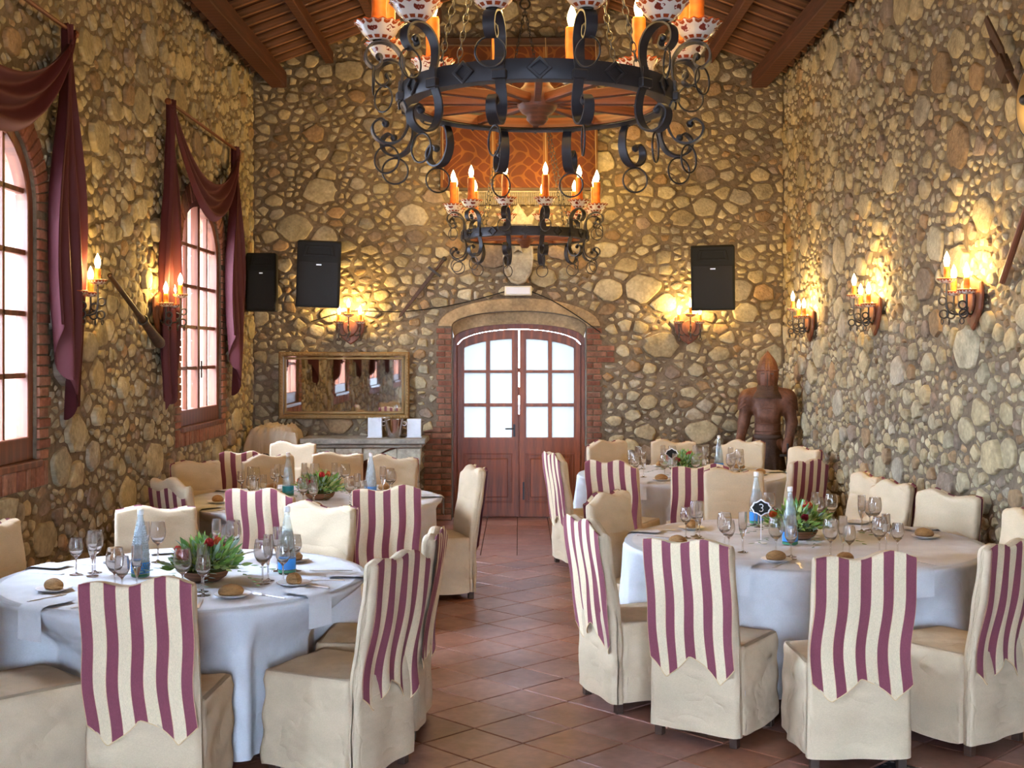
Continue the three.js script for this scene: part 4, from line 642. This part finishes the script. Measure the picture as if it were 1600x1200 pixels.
chair(0, 2.70, -7.88, -0.80, 0.60, 'wide cream chair front against the pale wall at the numbered table', 'FR');
chair(1, 2.52, -8.48, -0.95, 0.30, 'narrow cream chair beside the wide cream chair at the pale wall', 'FR');
chair(2, 2.52, -9.10, -0.98, 0.15, 'cream chair seen edge-on, third in the row along the pale wall', null);
chair(2, 2.80, -6.95, -1, 0.05, 'sliver of a cream chair against the pale wall at the picture edge', null);
chair(0, 1.62, -9.40, 0.02, 1, 'cream chair front behind the number sign, back to back with a striped chair', 'FR');
chair(1, 0.33, -10.86, 0.95, -0.31, 'striped chair back by the door end of the aisle', 'BR');
chair(1, 0.76, -10.12, 0.42, -0.91, 'striped chair back at the table by the armour, nearest the aisle', 'BR');
chair(0, 1.42, -9.80, 0.05, -1, 'striped chair back half hidden by the cream chair behind the number sign', 'BR');
chair(1, 2.34, -10.18, -0.62, -0.78, 'orange-looking striped chair back near the pale wall below the armour', 'BR');
chair(2, 2.64, -11.60, -0.92, 0.39, 'cream chair between the armour and the orange-looking striped chair', 'BR');
chair(1, 2.22, -12.42, -0.45, 0.89, 'cream chair front standing right before the armour', 'BR');
chair(0, 1.55, -12.52, -0.03, 1, 'cream chair front behind the flowers of the table by the armour', 'BR');
chair(1, 0.88, -12.42, 0.42, 0.91, 'ochre cream chair front beside the brick door jamb', 'BR');

// ------------------------------------------------------------------ tables and cloths
function tableSet(key, hemLow, hemCut, seed, tl, cl) {
  const t = T[key], o = thing('round_table', tl, 'table', [t.x, 0, t.z], 0, 'round dining tables'), r = rngOf(seed), p = [r() * 6, r() * 6, r() * 6, r() * 6];
  part('table_top', lathe([[0, 0.715], [t.r - 0.03, 0.715], [t.r - 0.02, 0.722], [t.r - 0.02, 0.738], [t.r - 0.03, 0.744], [0, 0.744]], 48), M.oldwood, o);
  for (let k = 0; k < 4; k++) { const a = PI / 4 + k * PI / 2, q = t.r * 0.42; part('leg', box(0.06, 0.72, 0.06, Math.cos(a) * q, 0.36, Math.sin(a) * q), M.oldwood, o); }
  part('apron', lathe([[t.r * 0.5, 0.64], [t.r * 0.52, 0.64], [t.r * 0.52, 0.716], [t.r * 0.5, 0.716], [t.r * 0.5, 0.64]], 32), M.oldwood, o);
  const nf = 13 + Math.floor(r() * 4), NU = 240, dent = new Float32Array(NU);
  for (let i = 0; i < NU; i++) { const a = TAU * i / NU; let d = 0; for (; d < 0.46; d += 0.01) { const X = t.x + Math.cos(a) * (t.r + 0.06 - d), Z = t.z - Math.sin(a) * (t.r + 0.06 - d); if (!feet.some(([x, z, fx, fz]) => { const l = (X - x) * fx + (Z - z) * fz, w = (X - x) * -fz + (Z - z) * fx; return l > -0.12 && l < 0.49 && Math.abs(w) < 0.26; })) break; } dent[i] = d; }
  const wide = dent.map((_, i) => Math.max(...[-2, -1, 0, 1, 2].map((k) => dent[(i + k + NU) % NU]))), soft = wide.map((_, i) => { let q = 0; for (let k = -2; k <= 2; k++) q += wide[(i + k + NU) % NU] / 5; return q; });
  t.skirt = (a, s) => { const q = Math.cos(4 * (a + p[3])), k = ((a / TAU * NU) % NU + NU) % NU, i = Math.floor(k), dn = lerp(soft[i], soft[(i + 1) % NU], k - i), amp = 0.085 * sst(0.02, 0.6, s), w = Math.sin(a * nf + p[2] + 1.4 * Math.sin(a * 3 + p[0]) + 0.5 * s) * (0.6 + 0.4 * Math.sin(a * 5 + p[1])); return t.r + 0.02 + (amp * (w + 0.2) + 0.06 * s * (0.5 + 0.5 * q)) * (dn > 0.03 ? 0.3 : 1) - dn * sst(0.0, 0.26, s); };
  const cloth = grid(NU, 44, (u, v) => {
    const a = u * TAU; if (v <= 0.4) { const f = v / 0.4; return [Math.cos(a) * t.r * f, 0.7495 + 0.0012 * Math.sin(Math.cos(a) * f * 9 + p[0]) * Math.sin(Math.sin(a) * f * 8 + p[1]) * (1 - f ** 8), -Math.sin(a) * t.r * f, Math.cos(a) * f * t.r, Math.sin(a) * f * t.r]; }
    const f = (v - 0.4) / 0.6, q = Math.cos(4 * (a + p[3])), hem = lerp(hemCut, hemLow, sst(-1, 1, q)), s = f * (0.75 - hem), rd = 0.02; let y, R2;
    if (s < rd * PI / 2) { const b = s / rd; y = 0.7495 - rd * (1 - Math.cos(b)); R2 = t.skirt(a, s) - rd + rd * Math.sin(b); } else { y = 0.7495 - rd - (s - rd * PI / 2); R2 = t.skirt(a, s); }
    return [Math.cos(a) * R2, y, -Math.sin(a) * R2, a * t.r, s + t.r];
  }, true);
  single('tablecloth', cloth, M.linen, cl, 'tablecloth', [t.x, 0, t.z], 0, 'white tablecloths');
}
tableSet('FL', 0.02, 0.06, 201, 'round table under a floor-length white cloth by the nearest window', 'white floor-length cloth on the round table by the nearest window');
tableSet('BL', 0.10, 0.30, 202, 'round table under a white cloth before the mirror and console', 'white cloth on the round table before the mirror and console');
tableSet('FR', 0.10, 0.34, 203, 'round table under a white cloth that carries the number sign', 'white cloth with a pointed hem under the number three sign');
tableSet('BR', 0.12, 0.34, 204, 'round table under a white cloth by the armour statue', 'white cloth on the round table by the armour statue');

// ------------------------------------------------------------------ tableware
const TY = 0.7515;
const twoWall = (pts, seg, th = 0.0011, from = 7) => lathe([...pts, ...pts.slice(from).reverse().map(([x, y], i) => [Math.max(0, x - th), y + (i === 0 ? 0.0004 : 0.0006)]), [0, pts[from][1] + 0.0012]], seg);
const goblet = twoWall([[0, 0], [0.034, 0.0], [0.036, 0.002], [0.012, 0.006], [0.0045, 0.014], [0.004, 0.085], [0.008, 0.094], [0.027, 0.11], [0.039, 0.135], [0.0415, 0.16], [0.038, 0.19], [0.0335, 0.212]], 22);
const wineG = twoWall([[0, 0], [0.031, 0.0], [0.033, 0.002], [0.011, 0.006], [0.004, 0.013], [0.0038, 0.078], [0.007, 0.086], [0.023, 0.10], [0.033, 0.122], [0.034, 0.142], [0.028, 0.182]], 20);
const fluteG = twoWall([[0, 0], [0.028, 0.0], [0.030, 0.002], [0.010, 0.006], [0.004, 0.013], [0.004, 0.075], [0.010, 0.09], [0.021, 0.125], [0.0245, 0.165], [0.0225, 0.222]], 18);
const knifeG = extr([[-0.008, -0.10], [0.006, -0.10], [0.006, 0.0], [0.009, 0.02], [0.009, 0.10], [0.002, 0.118], [-0.008, 0.09], [-0.006, 0.0]], 0.003, 0.0008).rotateX(-PI / 2);
const forkG = (() => { const l = [extr([[-0.006, -0.10], [0.006, -0.10], [0.0035, 0.02], [0.011, 0.04], [0.011, 0.058], [-0.011, 0.058], [-0.011, 0.04], [-0.0035, 0.02]], 0.003, 0.0008)]; for (const x of [-0.009, -0.003, 0.003, 0.009]) l.push(extr([[x - 0.0016, 0.055], [x + 0.0016, 0.055], [x + 0.001, 0.098], [x - 0.001, 0.098]], 0.003, 0.0006)); return join(l).rotateX(-PI / 2); })();
const plateG = lathe([[0, 0.004], [0.045, 0.004], [0.052, 0], [0.058, 0.003], [0.082, 0.013], [0.081, 0.016], [0.055, 0.008], [0, 0.0075]], 32);
const rollVar = [0, 1, 2].map((k) => { const g = new THREE.SphereGeometry(1, 22, 14), p = g.attributes.position; for (let i = 0; i < p.count; i++) { const x = p.getX(i), y = p.getY(i), z = p.getZ(i), n = 1 + 0.10 * (fbm(x * 2 + 8 + k, z * 2 + y + 8, 64, 3, 160 + k) - 0.5), cut = y > 0.4 ? -0.10 * Math.exp(-Math.pow((z + x * 0.4) / 0.13, 2)) : 0; p.setXYZ(i, x * 0.056 * n, Math.max(-0.012, (y + cut) * 0.033 * n + 0.004), z * 0.036 * n); } g.computeVertexNormals(); return g; });
const napkin = (t, a0) => { // a folded napkin lying towards the edge, its end hanging over the cloth; in the table's own axes
  const flat = 0.17, hang = 0.16, n = 20, rd = 0.026, sh = (e) => (u, v) => {
    const x = (u - 0.5) * 0.135 * (1 + 0.08 * v), s = (flat + hang) * v, d = s - flat; let q, y; const a = -a0 - x / t.r;
    if (d < 0) { q = t.r - 0.002 + d; y = 0.006; } else if (d < rd * 1.57) { q = t.r - 0.002 + rd * Math.sin(d / rd); y = 0.006 - rd * (1 - Math.cos(d / rd)); } else { const k = d - rd * 1.57; y = 0.006 - rd - k; q = Math.max(t.skirt(((a % TAU) + TAU) % TAU, 0.03 + k) + 0.008, t.r + 0.02); }
    q += d > 0 ? e : 0; y += d > 0 ? 0 : e; const r0 = d < 0 ? t.r : q, c = Math.cos(a), si = -Math.sin(a); return d < 0 ? [Math.cos(a0) * q - Math.sin(a0) * x, y, Math.sin(a0) * q + Math.cos(a0) * x, x, s] : [c * q, y, si * q, x, s]; };
  return join([grid(8, n, (u, v) => sh(0.004)(1 - u, v)), grid(8, n, sh(0.0005))]);
};
const compass = (t, a) => { // place of a setting in words
  const x = Math.cos(a), z = Math.sin(a), k = Math.round(a / (PI / 4)), n = ((k % 8) + 8) % 8;
  return [t.sideR + ' side', t.sideR + ' corner away from door', 'side away from door', t.sideL + ' corner away from door', t.sideL + ' side', t.sideL + ' corner toward door', 'side toward door', t.sideR + ' corner toward door'][n];
};
const seen = {};
const uniq = (kind, rest, alt) => { let l = kind + rest; if (seen[l]) l = kind + ' by the next chair' + rest; while (seen[l]) l = l.replace('next', 'further next'); seen[l] = 1; return l; };
const napG = {};
places.forEach((p, pi) => {
  const t = p.t, r = rngOf(900 + pi), c = Math.cos(p.a), s = Math.sin(p.a), at = (rad, tan) => [t.x + c * rad + s * tan, t.z + s * rad - c * tan]; // tan > 0: to the diner's right
  const turn = Math.atan2(c, s), where = ', ' + compass(t, p.a) + ' of ' + t.at;
  const put = (name, g, m, rad, tan, rot, kind, cat, grp, y = TY) => { const [x, z] = at(rad, tan); return single(name, g, m, uniq(kind, where), cat, [x, y, z], turn + rot, grp); };
  const j = () => lerp(-0.012, 0.012, r());
  put('water_goblet', goblet, M.glass, t.r - 0.40 + j(), 0.06 + j(), 0, 'tall water goblet', 'glass', 'water goblets'); put('wine_glass', wineG, M.glass, t.r - 0.36 + j(), 0.145 + j(), 0, 'small wine glass', 'glass', 'wine glasses'); put('champagne_flute', fluteG, M.glass, t.r - 0.45 + j(), 0.14 + j(), 0, 'narrow flute', 'glass', 'champagne flutes');
  put('table_knife', knifeG, M.steel, t.r - 0.17, 0.155 + j() * 0.5, 0.04, 'steel knife', 'knife', 'table knives'); put('table_fork', forkG, M.steel, t.r - 0.17, -0.13 + j() * 0.5, -0.03, 'steel fork', 'fork', 'table forks');
  put('bread_plate', plateG, M.white, t.r - 0.30, -0.24 + j(), 0, 'small white bread plate', 'plate', 'bread plates');
  const [bx, bz] = at(t.r - 0.30, -0.24); single('bread_roll', rollVar[pi % 3], M.crust, uniq('golden bread roll', where), 'bread roll', [bx, TY + 0.0215, bz], turn + rr(-0.7, 0.7, r), 'bread rolls');
  const nk = new THREE.Mesh(napkin(t, p.a), M.linen); nk.name = numbered('napkin'); nk.position.set(t.x, TY, t.z); scene.add(nk); tag(nk, uniq('white napkin over edge', where), 'napkin', 'white napkins');
});
// bottles
const bottleProf = [[0, 0], [0.036, 0], [0.041, 0.004], [0.043, 0.015], [0.0435, 0.07], [0.041, 0.12], [0.034, 0.18], [0.024, 0.235], [0.016, 0.275], [0.0135, 0.30], [0.0135, 0.312]];
const bottleG = lathe(bottleProf, 28), capG = lathe([[0, 0.334], [0.012, 0.334], [0.0155, 0.330], [0.0155, 0.308], [0.0145, 0.306], [0, 0.306]], 18), labelG = lathe([[0.0441, 0.022], [0.0446, 0.024], [0.0446, 0.075], [0.0441, 0.077]], 28), ringG = lathe([[0.0438, 0.006], [0.0442, 0.007], [0.0442, 0.018], [0.0438, 0.019]], 28);
const dotG = (() => { const l = []; for (let j = 0; j < 22; j++) { const y = 0.03 + j * 0.0115, i = bottleProf.findIndex(([, b]) => b > y), [r0, y0] = bottleProf[i - 1], [r1, y1] = bottleProf[i], rad = lerp(r0, r1, (y - y0) / (y1 - y0)), n = Math.max(6, Math.round(rad * TAU / 0.014)); for (let k = 0; k < n; k++) { const a = TAU * (k + (j % 2) / 2) / n, g = new THREE.SphereGeometry(0.0042, 5, 4); g.translate(Math.cos(a) * rad, y, Math.sin(a) * rad); l.push(g); } } return join(l); })();
function bottle(x, z, label, dotted = false, mat = M.blue) {
  const o = thing('water_bottle', label, 'bottle', [x, TY, z], 0, 'glass water bottles'); part('glass_body', bottleG, dotted ? M.bottleblue : M.bottle, o); part('cap', capG, M.white, o); part('paper_label', labelG, mat, o); part('base_band', ringG, M.green, o); if (dotted) part('relief_dots', dotG, M.bottleblue, o).userData = { kind: 'stuff' };
  part('water', lathe([[0, 0.003], [0.034, 0.003], [0.040, 0.012], [0.0415, 0.07], [0.039, 0.12], [0.032, 0.18], [0.024, 0.22], [0, 0.22]], 24), M.bottle, o);
}
bottle(-1.16, -6.24, 'clear glass water bottle with a blue label on the nearest window table');
bottle(-1.86, -6.13, 'dotted blue glass bottle standing on the nearest window table', true);
bottle(1.555, -7.16, 'clear glass water bottle beside the number three sign');
bottle(1.53, -8.05, 'clear glass bottle behind the glasses on the numbered table, toward the door');
bottle(-1.78, -9.62, 'clear bottle with a teal label on the mirror table', false, M.teal);
bottle(-1.14, -9.60, 'dotted clear glass bottle on the aisle half of the mirror table', true);
bottle(1.86, -11.62, 'clear bottle with a blue label on the table by the armour');
// flower centrepieces
function leafG(l, w, bend) { return grid(2, 4, (u, v) => { const ww = w * Math.sin(PI * Math.pow(v, 0.75)) * 0.5 + 0.0006; return [(u - 0.5) * 2 * ww, v * l, bend * v * v * l + Math.abs(u - 0.5) * ww * 0.8, u, v]; }); }
function flowers(x, z, seed, label, n = 520, sc = 1.05) {
  const o = thing('flower_centrepiece', label, 'flowers', [x, TY, z], 0, 'flower centrepieces'), r = rngOf(seed);
  part('wooden_bowl', lathe([[0, 0], [0.07, 0], [0.10, 0.02], [0.115, 0.05], [0.108, 0.05], [0.09, 0.02], [0, 0.012]], 24), M.rafter, o); part('moss', mv(new THREE.SphereGeometry(0.105, 16, 8, 0, TAU, 0, PI / 2).scale(1, 0.8, 1), 0, 0.03, 0), std({ color: lin(0.07, 0.10, 0.03), map: grainT, roughness: 1 }), o);
  const L = [], tones = [[0.15, 0.31, 0.05], [0.09, 0.21, 0.04], [0.30, 0.44, 0.10], [0.27, 0.40, 0.30], [0.38, 0.45, 0.15]];
  const put = (g, c) => { const k = lerp(0.75, 1.3, r()), col = new Float32Array(g.attributes.position.count * 3); for (let i = 0; i < col.length; i += 3) { col[i] = c[0] * k; col[i + 1] = c[1] * k; col[i + 2] = c[2] * k; } g.setAttribute('color', new THREE.BufferAttribute(col, 3)); L.push(g); };
  for (let i = 0; i < n; i++) { const a = r() * TAU, e = Math.pow(r(), 0.8) * 1.45, q = new THREE.Quaternion().setFromEuler(new THREE.Euler(e, a, 0, 'YXZ')), g = leafG(lerp(0.03, 0.075, r()), lerp(0.011, 0.026, r()), lerp(-0.2, 0.5, r())); g.rotateY(r() * 3); g.applyQuaternion(q); const d = V(0, 1, 0).applyQuaternion(q).multiplyScalar(lerp(0.05, 0.135, r()) * sc); g.translate(d.x * 1.25, 0.055 + d.y * 0.85, d.z * 1.25); put(g, tones[Math.floor(r() * 5)]); }
  for (let s2 = 0; s2 < 7; s2++) { const a = TAU * s2 / 7 + r() * 0.5, len = lerp(0.20, 0.33, r()) * sc; for (let i = 0; i < 14; i++) { const f = i / 13, g = leafG(0.042, 0.015, 0.2); g.rotateZ((i % 2 ? 1 : -1) * 0.7); g.rotateX(1.35); g.rotateY(-a + PI / 2); const d = 0.09 + f * len; g.translate(Math.cos(a + f * 0.3) * d, 0.075 * (1 - f) + 0.012, Math.sin(a + f * 0.3) * d); put(g, s2 % 2 ? [0.14, 0.24, 0.20] : [0.09, 0.18, 0.05]); } }
  const f0 = part('foliage', L, M.leaf, o); f0.userData = { kind: 'stuff' };
  const pet = leafG(0.034, 0.036, -0.55);
  for (let i = 0; i < 9; i++) { const a = TAU * i / 9 + r(), e = i < 3 ? 0.35 : 0.95, q = new THREE.Quaternion().setFromEuler(new THREE.Euler(e, a, 0, 'YXZ')), d = V(0, 1, 0).applyQuaternion(q).multiplyScalar(0.135 * sc), F = []; for (let k = 0; k < 16; k++) { const g = pet.clone(); g.rotateX(lerp(0.15, 1.2, k / 16)); g.rotateY(k * 2.4); F.push(g); } const m = part('blossom', F, M.petal[i % 3], o, ['red blossom', 'orange blossom', 'dark red blossom'][i % 3]); m.quaternion.copy(q); m.position.set(d.x * 1.2, 0.055 + d.y * 0.9, d.z * 1.2); }
}
flowers(-1.52, -6.05, 301, 'centrepiece of green leaves and red blossoms on the nearest window table');
flowers(1.66, -7.42, 302, 'bushy green centrepiece behind the number three sign', 620, 1.12);
flowers(-1.50, -9.40, 303, 'green centrepiece with dark red blossoms on the mirror table');
flowers(1.50, -11.35, 304, 'green centrepiece with red blossoms on the table by the armour');
// table number signs
function sign(x, z, num, label) {
  const o = thing('table_sign', label, 'sign', [x, TY, z], -Math.atan2(x, -z) , 'table number signs');
  const out = [[-0.062, 0], [-0.048, 0.018], [-0.045, 0.03], [-0.026, 0.034], [0, 0.052], [0.026, 0.034], [0.045, 0.03], [0.048, 0.018], [0.062, 0], [0.048, -0.018], [0.045, -0.03], [0.026, -0.034], [0, -0.052], [-0.026, -0.034], [-0.045, -0.03], [-0.048, -0.018]].reverse();
  part('stem', cyl(0.003, 0.003, 0.165, 8), M.white, o); part('foot', lathe([[0, 0], [0.035, 0], [0.035, 0.004], [0, 0.006]], 20), M.white, o);
  part('white_edge', extr(out, 0.006, 0.001).translate(0, 0.205, -0.003), M.white, o); part('black_plate', extr(out.map(([a, b]) => [a * 0.84, b * 0.82]), 0.004, 0.0008).translate(0, 0.205, 0.0015), M.black, o);
  if (num) { const arc = (cy, a0, a1) => { const p = []; for (let i = 0; i <= 14; i++) { const a = lerp(a0, a1, i / 14); p.push([0.011 * Math.cos(a), cy + 0.0105 * Math.sin(a), 0]); } return tube(p, 0.0026, 20, 6); }; part('numeral', mv(join([arc(0.0105, 2.5, -PI / 2), arc(-0.0105, PI / 2, -2.5)]), 0, 0.205, 0.006), M.white, o, 'white figure 3'); }
}
sign(1.40, -7.22, 3, 'black lobed sign with a white number 3 on a stem');
sign(1.36, -11.12, 0, 'small black lobed sign before the flowers by the armour');
scene.traverse((o) => { if (o.isMesh) { o.castShadow = o.receiveShadow = true; } if (o.isLight) o.castShadow = true; });
renderer.render(scene, camera);
